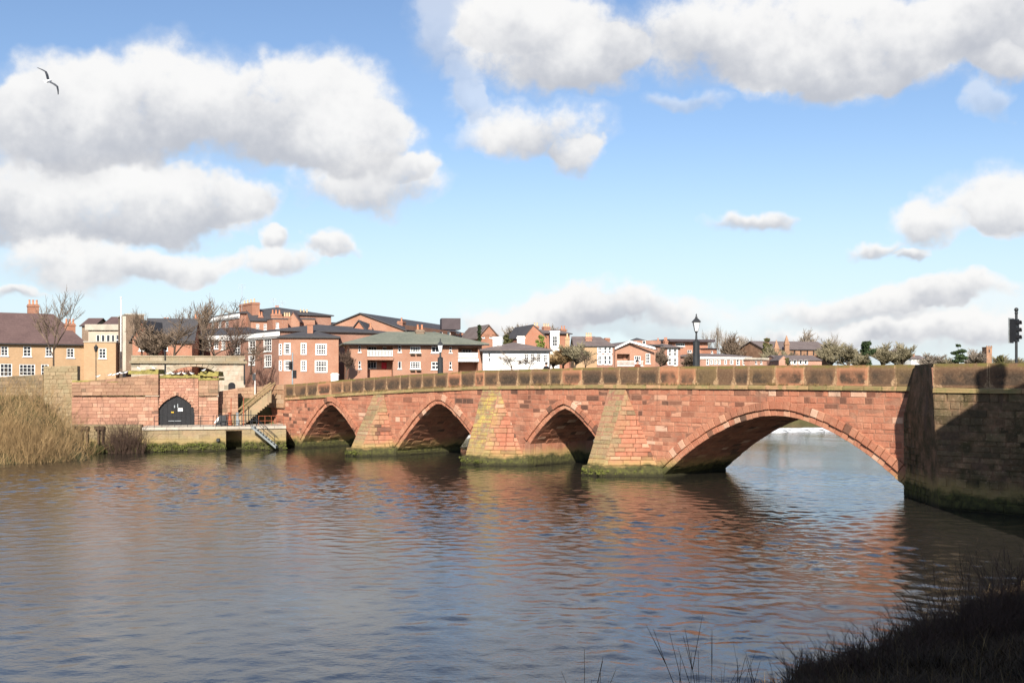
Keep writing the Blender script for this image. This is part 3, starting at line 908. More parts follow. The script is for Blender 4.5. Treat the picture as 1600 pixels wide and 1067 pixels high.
# parapet: upright slabs, string course below
def slab(u0, u1, v0, v1, zb0, zb1, zt0, zt1, mat, name, rnd, lump=0.0):
    """grid-fronted slab so the crust follows its own edges"""
    mb = MB(); nu, nz = 5, 4
    g = []
    for j in range(nz):
        row = []
        for i in range(nu):
            fu = (0, .1, .5, .9, 1)[i]; fz = (0, .35, .75, 1)[j]
            u = u0 + (u1 - u0) * fu; zb = zb0 + (zb1 - zb0) * fu; zt = zt0 + (zt1 - zt0) * fu
            off = v1 - (0.05 if j == nz - 1 else 0) + random.uniform(-lump, lump) - (0.02 if i in (0, 4) else 0)
            mb.cur = (rnd, min(fu, 1 - fu) * 2, fz, 1)
            row.append(mb.vert(P(u, off, zb + (zt - zb) * fz - (0.03 if j == nz - 1 else 0))))
        g.append(row)
    for j in range(nz - 1):
        for i in range(nu - 1): mb.f.append([g[j][i], g[j][i + 1], g[j + 1][i + 1], g[j + 1][i]])
    mb.cur = (rnd, 0.5, 1.0, 1)
    bk = []
    for fz in (0, 1):
        bk.append([mb.vert(P(u0, v0, zb0 + (zt0 - zb0) * fz)), mb.vert(P(u1, v0, zb1 + (zt1 - zb1) * fz))])
    tm = [mb.vert(P(u0 + (u1 - u0) * f, v1 - 0.13, zt0 + (zt1 - zt0) * f + random.uniform(-lump, lump))) for f in (0, .1, .5, .9, 1)]
    for i in range(4): mb.f.append([g[-1][i], g[-1][i + 1], tm[i + 1], tm[i]])
    mb.f.append(tm + [bk[1][1], bk[1][0]])
    mb.f.append([bk[0][1], bk[0][0], bk[1][0], bk[1][1]])
    mb.f.append([bk[0][0], g[0][0], g[1][0], g[2][0], g[3][0], tm[0], bk[1][0]])
    mb.f.append([g[0][4], bk[0][1], bk[1][1], tm[4], g[3][4], g[2][4], g[1][4]])
    return mb.build(name, mat, bridge)
def run(u0, u1, v1, lo, hi, fn):
    u = u0
    while u < u1 - 0.1:
        e = u + random.uniform(lo, hi)
        if u1 - e < lo * 0.7: e = u1
        fn(u, e); u = e
run(-2.6, 61.2, 0, 1.05, 2.15, lambda a, b: slab(a + .012, b - .012, -0.30, 0.06 + random.uniform(-.02, .02), sz(a) + 0.27, sz(b) + 0.27, ptop(a) + random.uniform(-.015, .015), ptop(b) + random.uniform(-.015, .015), M['parapet'], 'parapet_slab', random.random(), 0.012))
run(-2.6, 61.2, 0, 0.9, 1.8, lambda a, b: slab(a + .008, b - .008, -0.30, 0.17 + random.uniform(-.02, .02), sz(a), sz(b), sz(a) + 0.26, sz(b) + 0.26, M['string'], 'string_course_stone', random.random(), 0.015))
run(uc1, uc1 + 9, 0, 2.2, 2.9, lambda a, b: slab(a + .012, b - .012, AV - 0.36, AV + 0.04, sz(a) + 0.27, sz(b) + 0.27, ptop(a), ptop(b), M['parapet'], 'parapet_slab', random.random(), 0.012))
run(uc1 + 0.02, uc1 + 9, 0, 1.4, 2.4, lambda a, b: slab(a + .008, b - .008, AV - 0.36, AV + 0.13, sz(a), sz(b), sz(a) + 0.26, sz(b) + 0.26, M['string'], 'string_course_stone', random.random(), 0.015))
fp = MB()
for ua, ub in zip(np.arange(-4, 92, 3.0), np.arange(-1, 95, 3.0)):
    fp.hexa([P(ua, WID - 0.05, sz(ua)), P(ub, WID - 0.05, sz(ub)), P(ub, WID + .32, sz(ub)), P(ua, WID + .32, sz(ua))],
            [P(ua, WID - 0.05, ptop(ua) - 0.1), P(ub, WID - 0.05, ptop(ub) - .1), P(ub, WID + .32, ptop(ub) - .1), P(ua, WID + .32, ptop(ua) - .1)])
fp.build('far_parapet', M['mortar'], bridge)

# ------------------------------------------------------------------ houses
def hit(px, o, ax):
    """where the sight line of a bearing crosses the vertical plane through o along ax: distance along ax, depth"""
    k = (px - 800) / F
    a = (k * o[1] - o[0]) / (ax[0] - k * ax[1])
    return a, o[1] + a * ax[1]
def face(mb, o, ax, ay, L, z0, z1, holes=(), reveal=0.14):
    """wall sheet from o along ax, with real openings and their reveals"""
    xs = sorted(set([0.0, L] + [v for h in holes for v in h[:2]])); zs = sorted(set([z0, z1] + [v for h in holes for v in h[2:4]]))
    def pt(a, z, b=0.0): return (o[0] + ax[0] * a + ay[0] * b, o[1] + ax[1] * a + ay[1] * b, z)
    for xa, xb in zip(xs[:-1], xs[1:]):
        for za, zb in zip(zs[:-1], zs[1:]):
            cx, cz = (xa + xb) / 2, (za + zb) / 2
            if any(h[0] < cx < h[1] and h[2] < cz < h[3] for h in holes): continue
            mb.poly([pt(xa, za), pt(xb, za), pt(xb, zb), pt(xa, zb)])
    for h in holes:
        d = h[4] if len(h) > 4 else reveal
        a, b, c, e = h[:4]
        mb.poly([pt(a, c), pt(a, c, d), pt(a, e, d), pt(a, e)]); mb.poly([pt(b, c, d), pt(b, c), pt(b, e), pt(b, e, d)])
        mb.poly([pt(a, c), pt(b, c), pt(b, c, d), pt(a, c, d)]); mb.poly([pt(a, e, d), pt(b, e, d), pt(b, e), pt(a, e)])
        if d > 0.3: mb.poly([pt(a, c, d), pt(b, c, d), pt(b, e, d), pt(a, e, d)])
def window(parent, o, ax, ay, a0, a1, z0, z1, nx, nz, mat, inset=0.10, surround=0.0, sill=True):
    AX = Vector((ax[0], ax[1], 0)); AY = Vector((ay[0], ay[1], 0)); O = Vector((o[0], o[1], 0)); Z = Vector((0, 0, 1))
    fr = MB(); w = a1 - a0; h = z1 - z0; t = min(0.09, w * 0.14); d = 0.06
    B = O + AY * (inset - d)
    def bar(a, z, ww, hh, dd=d): fr.box(B + AX * a + Z * z, AX * ww, AY * dd, Z * hh)
    bar(a0, z0, t, h); bar(a1 - t, z0, t, h); bar(a0 + t, z0, w - 2 * t, t); bar(a0 + t, z1 - t, w - 2 * t, t)
    for i in range(1, nx): bar(a0 + w * i / nx - 0.025, z0 + t, 0.05, h - 2 * t, d * 0.7)
    for j in range(1, nz):
        tk = 0.10 if (nz % 2 == 0 and j == nz // 2) else 0.05
        bar(a0 + t, z0 + h * j / nz - tk / 2, w - 2 * t, tk, d * 0.85)
    if sill: fr.box(O - AY * 0.10 + AX * (a0 - 0.08) + Z * (z0 - 0.10), AX * (w + 0.16), AY * 0.18, Z * 0.10)
    if surround:
        for (a, z, ww, hh) in ((a0 - surround, z0, surround - 0.005, h + surround), (a1 + 0.005, z0, surround, h + surround), (a0, z1 + 0.005, w, surround)):
            fr.box(O - AY * 0.035 + AX * a + Z * z, AX * ww, AY * 0.03, Z * hh)
    wob = fr.build('window', mat, parent)
    pn = MB(); q = O + AY * (inset - 0.01)
    pn.box(q + AX * (a0 + t * 0.5) + Z * (z0 + t * 0.5), AX * (w - t), AY * 0.02, Z * (h - t))
    pn.build('pane', M['glass'], wob)
    return wob
def prism_roof(mb, pts, t=0.16):
    pts = [Vector(p) for p in pts]
    mb.hexa([p - Vector((0, 0, t)) for p in pts], pts)
def house(name, label, A, B, back, base, eave, ridge, roof='gable', wall='brick_red', rf='slate', wins=(), lwins=(), rwins=(), chims=(), hip=3.0, over=0.35, cat='house', group=None, wmat='white', cornice=None, recess=(), surround=0.0, extra=3.0, fasc='white', apex=None):
    o = np.array(W(A[0], 0, A[1]))[:2]; e = np.array(W(B[0], 0, B[1]))[:2]
    L = np.linalg.norm(e - o); ax = (e - o) / L; ay = np.array((-ax[1], ax[0]))
    if ay[1] < 0: ay = -ay
    z0 = H - (base - YH) / F * A[1]; ze = H - (eave - YH) / F * A[1]
    mid = o + ax * L / 2 + ay * (back / 2 if roof in ('gable', 'hip') else 0)
    zr = H - (ridge - YH) / F * mid[1]
    ctr = o + ax * L / 2 + ay * back / 2
    t = thing(name, (ctr[0], ctr[1], z0), label, cat, group)
    def pt(a, b, z): return Vector((o[0] + ax[0] * a + ay[0] * b, o[1] + ax[1] * a + ay[1] * b, z))
    def rects(ws, oo, dx):
        out = []
        for w in ws:
            x0, y0, x1, y1 = w[:4]
            a0, d0 = hit(x0, oo, dx); a1, d1 = hit(x1, oo, dx); dm = (d0 + d1) / 2
            lo, hi = H - (y1 - YH) / F * dm, H - (y0 - YH) / F * dm
            out.append((min(a0, a1), max(a0, a1), lo, hi) + tuple(w[4:]))
        return out
    wm = MB()
    zb = z0 - extra
    fw = rects(wins, o, ax); rc = rects(recess, o, ax)
    face(wm, o, ax, ay, L, zb, ze, [w[:4] for w in fw] + [r[:4] + (r[4] if len(r) > 4 else 1.4,) for r in rc])
    lw = rects(lwins, o, ay); face(wm, o, ay, ax, back, zb, ze, [w[:4] for w in lw])
    oR = o + ax * L; rw = rects(rwins, oR, ay); face(wm, oR, ay, -ax, back, zb, ze, [w[:4] for w in rw])
    wm.poly([pt(0, back, zb), pt(L, back, zb), pt(L, back, ze), pt(0, back, ze)])
    if roof == 'gable':
        for a in (0, L): wm.poly([pt(a, 0, ze), pt(a, back / 2, zr - 0.1), pt(a, back, ze)])
    ap = L / 2
    if roof == 'front':
        if apex is not None: ap = hit(apex, o, ax)[0]
        for b in (0, back): wm.poly([pt(0, b, ze), pt(L, b, ze), pt(ap, b, zr - 0.1)])
    if roof == 'flat': wm.poly([pt(0, 0, ze), pt(L, 0, ze), pt(L, back, ze), pt(0, back, ze)])
    wm.build('wall', M[wall], t)
    rm = MB(); ov = over
    if roof == 'gable':
        s = (zr - ze) / (back / 2)
        prism_roof(rm, [pt(-ov, -ov, ze - s * ov + .12), pt(L + ov, -ov, ze - s * ov + .12), pt(L + ov, back / 2, zr + .12), pt(-ov, back / 2, zr + .12)])
        prism_roof(rm, [pt(-ov, back / 2, zr + .12), pt(L + ov, back / 2, zr + .12), pt(L + ov, back + ov, ze - s * ov + .12), pt(-ov, back + ov, ze - s * ov + .12)])
    elif roof == 'hip':
        hp = min(hip, L / 2 - 0.1)
        c = [pt(-ov, -ov, ze), pt(L + ov, -ov, ze), pt(L + ov, back + ov, ze), pt(-ov, back + ov, ze)]
        r0, r1 = pt(hp, back / 2, zr), pt(L - hp, back / 2, zr)
        up = Vector((0, 0, 0.14))
        rm.poly([p for p in c][::-1])
        for i in range(4): rm.poly([c[i], c[(i + 1) % 4], c[(i + 1) % 4] + up, c[i] + up])
        c = [p + up for p in c]
        rm.poly([c[0], c[1], r1, r0]); rm.poly([c[1], c[2], r1]); rm.poly([c[2], c[3], r0, r1]); rm.poly([c[3], c[0], r0])
    elif roof == 'front':
        s = (zr - ze) / ap; s2 = (zr - ze) / (L - ap)
        prism_roof(rm, [pt(-ov, -ov, ze - s * ov + .12), pt(ap, -ov, zr + .12), pt(ap, back, zr + .12), pt(-ov, back, ze - s * ov + .12)])
        prism_roof(rm, [pt(ap, -ov, zr + .12), pt(L + ov, -ov, ze - s2 * ov + .12), pt(L + ov, back, ze - s2 * ov + .12), pt(ap, back, zr + .12)])
    elif roof == 'flat':
        rm.box(pt(-ov, -ov, ze + 0.01), Vector((*ax, 0)) * (L + 2 * ov), Vector((*ay, 0)) * (back + 2 * ov), (0, 0, max(zr - ze, 0.15)))
    rfo = rm.build('roof', M[rf], t)
    if roof in ('gable', 'hip') and cornice is None:
        g = MB(); g.box(pt(-ov, -ov - 0.10, ze - 0.08), Vector((*ax, 0)) * (L + 2 * ov), Vector((*ay, 0)) * 0.10, (0, 0, 0.12)); g.build('gutter', M['iron'], rfo)
    if cornice:
        g = MB(); g.box(pt(-0.25, -0.30, ze - cornice), Vector((*ax, 0)) * (L + 0.5), Vector((*ay, 0)) * 0.28, (0, 0, cornice - 0.01))
        g.box(pt(-0.15, -0.16, ze - cornice - 0.18), Vector((*ax, 0)) * (L + 0.3), Vector((*ay, 0)) * 0.15, (0, 0, 0.17)); g.build('cornice', M['white'], t)
    for ws, oo, dx, dy in ((fw, o, ax, ay), (lw, o, ay, ax), (rw, oR, ay, -ax)):
        for w in ws:
            nx_ = w[4] if len(w) > 4 else 2; nz_ = w[5] if len(w) > 5 else 4
            window(t, oo, dx, dy, w[0], w[1], w[2], w[3], nx_, nz_, M[wmat], surround=surround)
    for c in chims:
        x0, y0, x1, y1, sb, npots = c[:6]; cm = M[c[6]] if len(c) > 6 else M['brick_chim']
        oo = o + ay * sb
        a0, d0 = hit(x0, oo, ax); a1, d1 = hit(x1, oo, ax)
        lo, hi = H - (y1 - YH) / F * d0 - 1.2, H - (y0 - YH) / F * d0
        ph = 0.55 if npots else 0.0
        hi -= ph
        w = a1 - a0; dp = min(max(0.55, w * 0.6), 1.1)
        cb = MB(); X = Vector((*ax, 0)); Y = Vector((*ay, 0))
        q = pt(a0, sb, lo)
        cb.box(q, X * w, Y * dp, (0, 0, hi - lo - 0.3)); cb.box(q - X * .07 - Y * .07 + Vector((0, 0, hi - lo - .3)), X * (w + .14), Y * (dp + .14), (0, 0, 0.14)); cb.box(q + Vector((0, 0, hi - lo - .16)), X * w, Y * dp, (0, 0, 0.16))
        co = cb.build('chimney', cm, rfo)
        for i in range(npots):
            pb = MB(); pb.lathe(pt(a0 + w * (i + .5) / npots, sb + dp / 2, hi), [(0.13, 0), (0.12, 0.1), (0.10, 0.45), (0.13, 0.48), (0.13, 0.55)], 8)
            pb.build('chimney_pot', M['potpale'] if len(c) > 7 else M['pot'], co)
    return t, o, ax, ay, L, ze, zr

# --- left: long tan house with two chimneys, its flat-roofed end
th = house('tan_house', 'long tan brick house with brown tiled roof and two chimneys at far left', (-60, 121), (131, 128), 10, 594, 536, 489, 'hip', 'brick_tan', 'slate_brown',
      wins=[(1,541,13,556,2,3),(36,541,49,557,2,3),(71,542,82,557,2,3),(104,544,116,559,2,3),(30,569,55,587,4,3),(64,569,76,587,2,3),(0,568,19,588,3,3)],
      chims=[(44,468,61,505,5.5,3),(102,498,118,534,2.0,3)], hip=2.5)
house('tan_extension', 'flat topped tan brick block with one window right of the long tan house', (131, 127.5), (181, 128.5), 7, 592, 535, 533.5, 'flat', 'brick_tan', 'concrete', wins=[(154,544,166,560,2,3)], over=0.08)
house('modern_block', 'low modern block with pale concrete fascia and a strip of windows', (138, 152), (192, 152), 12, 570, 516, 507, 'flat', 'cream', 'concrete',
      wins=[(150,523,156,534,1,1),(158,523,164,534,1,1),(166,523,172,534,1,1),(174,523,179,534,1,1),(181,523,186,539,1,2)], cat='building')
house('stair_tower', 'plain brown brick tower block beside the white flagpole', (197, 141), (225, 142), 8, 570, 492, 491, 'flat', 'brick_brown', 'concrete', over=0.1, cat='tower')
house('tower_pier', 'pale concrete fin against the brown brick tower', (191.5, 141), (196.8, 141), 6, 570, 497, 494, 'flat', 'concrete', 'concrete', over=0.02, cat='building')
house('distant_roof_house', 'small brown roofed house behind the modern block', (164, 190), (192, 190), 8, 540, 507, 496, 'gable', 'brick_brown', 'slate_brown')
house('far_brown_house', 'distant brown roofed house just right of the tan house roof', (128, 200), (146, 200), 8, 540, 509, 498, 'gable', 'brick_brown', 'slate_brown')
house('gothic_house', 'red brick house with slate roof partly behind the bare trees', (226, 136), (300, 137), 9, 575, 533, 499, 'gable', 'brick_bright', 'slate', chims=[(255,496,264,510,4.5,2),(303,491,313,505,4.5,2)], wins=[(240,537,246,548,1,2),(256,537,262,548,1,2)])
house('gabled_wing', 'red brick gable standing right of the brown tower', (207, 132), (236, 132), 8, 575, 528, 501, 'front', 'brick_bright', 'slate', wins=[(217,532,226,548,2,3)])
house('terrace_house', 'brick terrace with white cornice seen through the bare trees', (262, 150), (362, 142), 10, 575, 527, 512, 'hip', 'brick_red', 'slate', cornice=0.5,
      wins=[(264,530,271,545,2,4),(276,530,282,545,2,4),(288,546,296,556,2,2),(304,546,314,556,2,2),(324,532,329,546,2,4),(334,528,341,545,2,4),(346,532,352,546,2,4)])
house('tall_georgian_house', 'three storey red brick house with white cornice above the terrace', (317, 172), (374, 156), 14, 560, 499, 483, 'hip', 'brick_red', 'slate', cornice=0.5,
      wins=[(330,502,335,517,2,4),(341,500,346,516,2,4),(352,500,357,515,2,4)], chims=[(374,470,394,512,1.0,4,'brick_chim',1)], hip=4)
house('stacked_brick_house', 'orange brick house with a tall stack right of the three storey house', (392, 152), (426, 153), 11, 560, 501, 484, 'gable', 'brick_orange', 'slate',
      chims=[(404,487,411,503,1,2),(424,484,440,512,0.5,3)], over=0.15, wins=[(400,506,405,516,2,4),(412,506,417,516,2,4)])
house('parapet_house', 'orange brick house with a parapet wall between two chimney stacks', (426, 150), (450, 151), 8, 560, 499, 497.5, 'flat', 'brick_chim', 'slate', chims=[(444,488,455,506,2,3,'brick_chim',1)], over=0.05, wins=[(431,504,436,513,2,4)])
house('low_gable_house', 'brown roofed gable left of the wide chimney stack', (448, 158), (468, 158), 10, 560, 502, 488, 'front', 'brick_orange', 'slate_brown', chims=[(457,486,462,498,4,1)], over=0.15)
house('back_slate_house', 'slate roof peeping over the chimney stacks', (398, 176), (470, 178), 12, 540, 496, 482, 'hip', 'brick_red', 'slate', chims=[(430,477,436,486,5,2)], hip=8)
house('chimney_house', 'brick house end carrying a wide stack and aerials', (462, 160), (492, 161), 9, 560, 499, 497, 'flat', 'brick_orange', 'slate', chims=[(468,483,483,499,1.5,3,'brick_chim',1)], over=0.1)
house('corner_house', 'three bay red brick house with broad white cornice facing the street', (362, 141), (436, 127), 15, 600, 524.5, 508, 'hip', 'brick_red', 'slate', cornice=0.6,
      wins=[(366,535,375,553,2,4),(389,533,399,551,2,4),(412.5,530,424,549,3,4),(366,557,375,571,2,4),(389,556.5,398,570,2,4),(413.5,555.5,424,573,3,4)], hip=6, surround=0.1)
house('orange_wing', 'orange brick house with white sash windows at the end of the bridge', (436, 125), (529, 126), 7, 598, 527, 516, 'hip', 'brick_orange', 'slate',
      wins=[(436.8,538,439.5,554,1,4),(444.5,537,453,553,1,4),(471,537,478,553,2,4),(494,538,509.5,553.5,4,4),(436.8,564,439.5,578,1,4),(444.5,564,453,578,1,4),(471,564,478,579,2,4),(493,564,510.5,581,4,4)],
      chims=[(480,504,489,526,1.6,0)], hip=4, over=0.2, surround=0.08)
house('left_gable_house', 'orange brick gable behind the green slate flats', (546, 150), (575, 150), 12, 570, 520, 501, 'front', 'brick_bright', 'slate', chims=[(576,505,581,520,3,1)])
house('slate_ridge_house', 'slate roofed house with chimney left of the orange gable', (500, 160), (556, 160), 10, 570, 516.5, 505, 'gable', 'brick_bright', 'slate', chims=[(530,504,536,515,3,1)])
fl = house('green_slate_flats', 'two storey brick flats with green slate roof and white balconies behind the bridge', (546, 118), (753, 121), 10, 594, 537.5, 518.5, 'hip', 'brick_orange', 'slate_green',
      wins=[(560,540,564,550,1,2),(560,564,564,576,1,2),(622,540,627,550,1,2),(641,541,657,551,4,3),(674,541,687,551,2,1),(702,542,706,551,1,2),(622,564.5,627,576,1,1),(641,564.5,657,576,4,3),(674,565,687,577,2,2),(702,565,706,577,1,2)],
      recess=[(574,541,614,557.5,1.6),(574,563,614,590,1.6),(716,543,747,560,1.6),(716,565,747,584,1.6)],
      chims=[(650,507,663,525,4.0,2,'brick_brown')], hip=4.5, over=0.7, cat='flats')
def on_front(hs, x0, y0, x1, y1, out0, out1):
    t, o, ax, ay, L, ze, zr = hs
    a0, d0 = hit(x0, o, ax); a1, d1 = hit(x1, o, ax); dm = (d0 + d1) / 2
    zl, zh = H - (y1 - YH) / F * dm, H - (y0 - YH) / F * dm
    X = Vector((*ax, 0)); Y = Vector((*ay, 0)); q = Vector((o[0], o[1], 0)) + X * a0 + Vector((0, 0, zl)) - Y * out1
    return q, X * (a1 - a0), Y * (out1 - out0), Vector((0, 0, zh - zl))
t = fl[0]
for x0, x1, y0, y1 in ((573.5, 614.5, 547, 557.5), (715.5, 747.5, 551, 560)):
    mb = MB(); q, a, b, c = on_front(fl, x0, y0, x1, y1, -0.12, 0.0); n = 18
    mb.box(q + c * 0.93, a, b, c * 0.07); mb.box(q + c * 0.1, a, b, c * 0.06)
    for i in range(n): mb.box(q + a * (i / n) + c * 0.16, a * (0.55 / n), b * 0.6, c * 0.77)
    mb.build('balcony_rail', M['white'], t)
for x0, x1, y0, y1 in ((573.5, 614.5, 557.6, 562.5), (715.5, 747.5, 560.2, 565)):
    mb = MB(); mb.box(*on_front(fl, x0, y0, x1, y1, 0.004, 0.25)); mb.build('balcony_slab', M['white'] if x0 > 700 else M['brick_orange'], t)
for x0, y0, x1, y1, m_ in ((598, 566, 606, 576, 'redpaint'), (577, 541, 590, 549, 'white'), (576, 565, 590, 576, 'white'), (600, 541, 606, 557, 'white'), (725, 546, 740, 551, 'white')):
    mb = MB(); mb.box(*on_front(fl, x0, y0, x1, y1, -1.55, -1.45))
    ob = mb.build('door' if m_ == 'redpaint' else 'window', M[m_], t)
    if m_ == 'white':
        q, a, b, c = on_front(fl, x0, y0, x1, y1, -1.44, -1.40)
        for i in range(3):
            mp = MB(); mp.box(q + a * (0.06 + i * .31) + c * .1, a * .26, b, c * .8); mp.build('pane', M['glass'], ob)
for x0, x1 in ((641, 648), (650.5, 657.5)):
    for y0 in (551.5, 577):
        mb = MB(); mb.box(*on_front(fl, x0, y0 + 0.7, x1, y0 + 3, 0.05, 0.3)); mb.build('window_box', M['darkwood'], t)
house('back_roof_house', 'slate roofed house between the gables behind the flats', (586, 168), (632, 168), 10, 560, 519.5, 508, 'gable', 'brick_bright', 'slate')
lb = house('long_brick_building', 'long brick building with slate roof and a dark box on top', (633, 160), (745, 196), 14, 570, 516, 500, 'gable', 'brick_orange', 'slate', chims=[(629,496,634,505,2,1),(730,516,737,528,-1,1)],
      wins=[(676,518,681,524,1,1),(687,518,692,524,1,1),(699,518,704,525,1,1),(713,519,720,526,2,1)], cat='building')
mb = MB(); c0 = W(689, 508, 178); mb.box((c0.x, c0.y + 2, c0.z - 0.6), (3.1, 0.4, 0), (-0.5, 3, 0), (0, 0, 1.85)); mb.build('plant_box', M['lead'], lb[0])
house('brown_gable_house', 'brown brick gable right of the dark conifer', (747, 172), (779, 173), 12, 570, 526, 508, 'front', 'brick_chim', 'slate_warm', wins=[(753,522,757,528,1,1),(765,522,769,528,1,1)])
house('white_cottage', 'white rendered cottage with two white chimneys behind the bridge parapet', (754.5, 119.2), (858, 119.6), 8, 588, 548, 535, 'hip', 'render_white', 'slate_warm',
      wins=[(763,552,766,565,1,2),(819,553,826,566,2,3),(829,553,835,566,2,3),(839,553,845,566,2,3),(849,554,855,566,2,3)], chims=[(770,526,784,545,2.0,0,'render_white'),(808,525,820,539,4.5,0,'render_white')], hip=3.5, cat='cottage')
house('red_gable_end', 'bare red brick gable end with chimneys above the white cottage roof', (819, 178), (853, 179), 11, 570, 526, 508, 'front', 'brick_bright', 'slate', chims=[(834,504,842,514,1,2,'brick_chim',1)], apex=833, over=0.15)
house('chimney_terrace', 'brick terrace with two big stacks and a white corner', (853, 182), (890, 184), 10, 570, 521, 516, 'gable', 'brick_bright', 'slate_warm', chims=[(850,505,860,518,4,3,'brick_chim',1),(877,509,885,520,4,2)], wins=[(862,524,871,542,2,2)], surround=0.3)
house('stucco_house', 'small white fronted house below the chimney terrace', (860, 176), (874, 176), 6, 572, 519, 517, 'flat', 'render_white', 'white', wins=[(863,525,871,541,2,3)], over=0.1)
house('tan_side_house', 'tan brick house side with a single white window and two chimneys', (897, 150), (932.6, 150), 9, 585, 541, 527, 'gable', 'brick_tan', 'slate_warm', wins=[(903,543,908,552,1,2)], chims=[(883,521,890,545,2,1,'brick_tan',1),(915,520,925,541,2.0,3,'brick_chim',1)], over=0.1)
house('white_window_house', 'brick house with tall white framed windows beside the tan house', (933, 150), (960, 151), 9, 585, 541, 527.5, 'gable', 'brick_red', 'slate_warm', wins=[(934.5,543,940,552,2,2),(944,543,948,552,1,2),(951,543,955,552,1,2),(934.5,556,940,569,2,2),(944,556,948,569,1,2),(951,556,955,569,1,2)], chims=[(946,528,953,534,4,0)], surround=0.15, over=0.1)
bh = house('boathouse', 'low orange brick gable trimmed in white with a railed balcony', (961, 153), (1024, 154), 12, 585, 545, 534.5, 'front', 'brick_orange', 'slate_warm', wins=[(991,556,1001,568,3,2),(1009,552,1016,568,2,3)], chims=[(974,538,978,552,1,1)], apex=984, over=0.3, recess=[(964,553,984,566,1.2)])
mb = MB(); q, a, b, c = on_front(bh, 962, 564, 1003, 572, 0.7, 0.78)
mb.box(q + c * .92, a, b, c * .08); mb.box(q, a, b, c * .12)
for i in range(22): mb.box(q + a * (i / 22) + c * .12, a * .012, b, c * .8)
mb.build('balcony_rail', M['white'], bh[0])
for s0, s1 in (((961, 546), (984, 535)), ((984, 535), (1024, 546))):
    d = 152.6; p, q = W(s0[0], s0[1], d), W(s1[0], s1[1], d); mb = MB()
    mb.hexa([p, q, q + Vector((0, .12, 0)), p + Vector((0, .12, 0))], [p + Vector((0, 0, .3)), q + Vector((0, 0, .3)), q + Vector((0, .12, .3)), p + Vector((0, .12, .3))]); mb.build('barge_board', M['white'], bh[0])
house('dormer_house', 'slate roofed house with white dormers behind the boathouse', (990, 175), (1032, 176), 10, 575, 540, 528, 'hip', 'brick_red', 'slate', wins=[(1004,532,1009,538,1,1)])
house('villa', 'tall brick villa with white bays left of the black lamp post', (1030, 190), (1063, 192), 9, 580, 543, 535, 'hip', 'brick_red', 'slate_warm', wins=[(1045,546,1049,556,1,2),(1053,545,1057,556,1,2),(1045,560,1049,570,1,2),(1053,560,1057,571,1,2)], chims=[(1027,528,1032,540,3,1),(1039,527,1044,538,3,2)], surround=0.3)
house('flat_roofed_flats', 'modern orange brick block with dark oversailing flat roof by the lamp post', (1050, 235), (1106, 238), 12, 580, 534, 530.5, 'flat', 'brick_bright', 'lead', wins=[(1074,547,1081,551,2,1),(1056,536,1070,541,4,1)], over=1.2, cat='flats')
house('flats_wing', 'lower orange brick wing stepping down from the modern flats', (1106, 236), (1120, 238), 9, 580, 545, 544, 'flat', 'brick_bright', 'lead', wins=[(1111,548,1114,552,1,1)], cat='flats')
house('pale_terrace', 'long low pink brick terrace with pale cornice and white windows right of the lamp', (1094, 215), (1172, 222), 10, 580, 557, 552.5, 'hip', 'brick_pink', 'slate_warm', wins=[(1104,559,1107,570,1,2),(1110,563,1113,569,1,2),(1116,563,1119,569,1,2),(1122,563,1125,569,1,2),(1132,563,1135,569,1,2),(1141,563,1145,569,1,2),(1151,562,1155,570,1,2),(1161,562,1165,570,1,2)], cornice=0.35, surround=0.12)
house('low_pink_house', 'low pink brick house closing the pale terrace', (1172, 220), (1198, 223), 8, 580, 562, 559, 'flat', 'brick_pink', 'concrete', wins=[(1180,564,1183,569,1,1),(1188,564,1191,569,1,1)])
ch = house('church', 'long sandstone church with shallow brown roof and pinnacles among the trees', (1196, 300), (1300, 306), 16, 580, 546, 534, 'gable', 'churchstone', 'slate_warm', wins=[(1240,548,1243,556,1,1),(1250,548,1253,556,1,1),(1260,548,1263,556,1,1),(1270,548,1273,556,1,1)], wmat='churchstone', cat='church')
for px, top in ((1198, 527), (1229, 524), (1213, 531)):
    mb = MB(); b0 = W(px, 566, 299); z1 = W(px, top, 299).z
    mb.hexa([b0 + Vector(v) for v in ((-.7, -.7, 0), (.7, -.7, 0), (.7, .7, 0), (-.7, .7, 0))], [Vector((b0.x + v[0], b0.y + v[1], z1 - 2.6)) for v in ((-.6, -.6), (.6, -.6), (.6, .6), (-.6, .6))])
    mb.hexa([Vector((b0.x + v[0], b0.y + v[1], z1 - 2.6)) for v in ((-.75, -.75), (.75, -.75), (.75, .75), (-.75, .75))], [Vector((b0.x + v[0], b0.y + v[1], z1)) for v in ((-.05, -.05), (.05, -.05), (.05, .05), (-.05, .05))])
    mb.build('pinnacle', M['churchstone'], ch[0])
house('almshouse', 'low cottage with a row of white dormers in front of the church', (1218, 232), (1284, 234), 9, 580, 563, 556, 'gable', 'brick_pink', 'slate_warm', wins=[(1232,563.6,1236,569,1,1),(1240,563.6,1244,569,1,1),(1249,563.6,1253,569,1,1),(1257,563.6,1261,569,1,1)], cat='cottage', over=0.1, surround=0.2)
house('almshouse_gable', 'pink brick gable at the left end of the low cottage', (1217, 228), (1232, 228), 8, 580, 563, 555.5, 'front', 'brick_pink', 'slate_warm', cat='cottage', over=0.1)
house('far_white_house', 'tiny pale house far behind the parapet at right', (1424, 460), (1447, 462), 10, 575, 561, 555.5, 'gable', 'render_white', 'slate_warm', chims=[(1427,553,1429,557,3,0)])
ft = house('church_tower', 'distant square sandstone church tower above the parapet at far right', (1541.5, 520), (1550, 520), 5, 575, 543, 542, 'flat', 'churchstone', 'churchstone', wins=[(1544.5,546,1547,551,1,1)], wmat='churchstone', over=0.15, cat='tower')
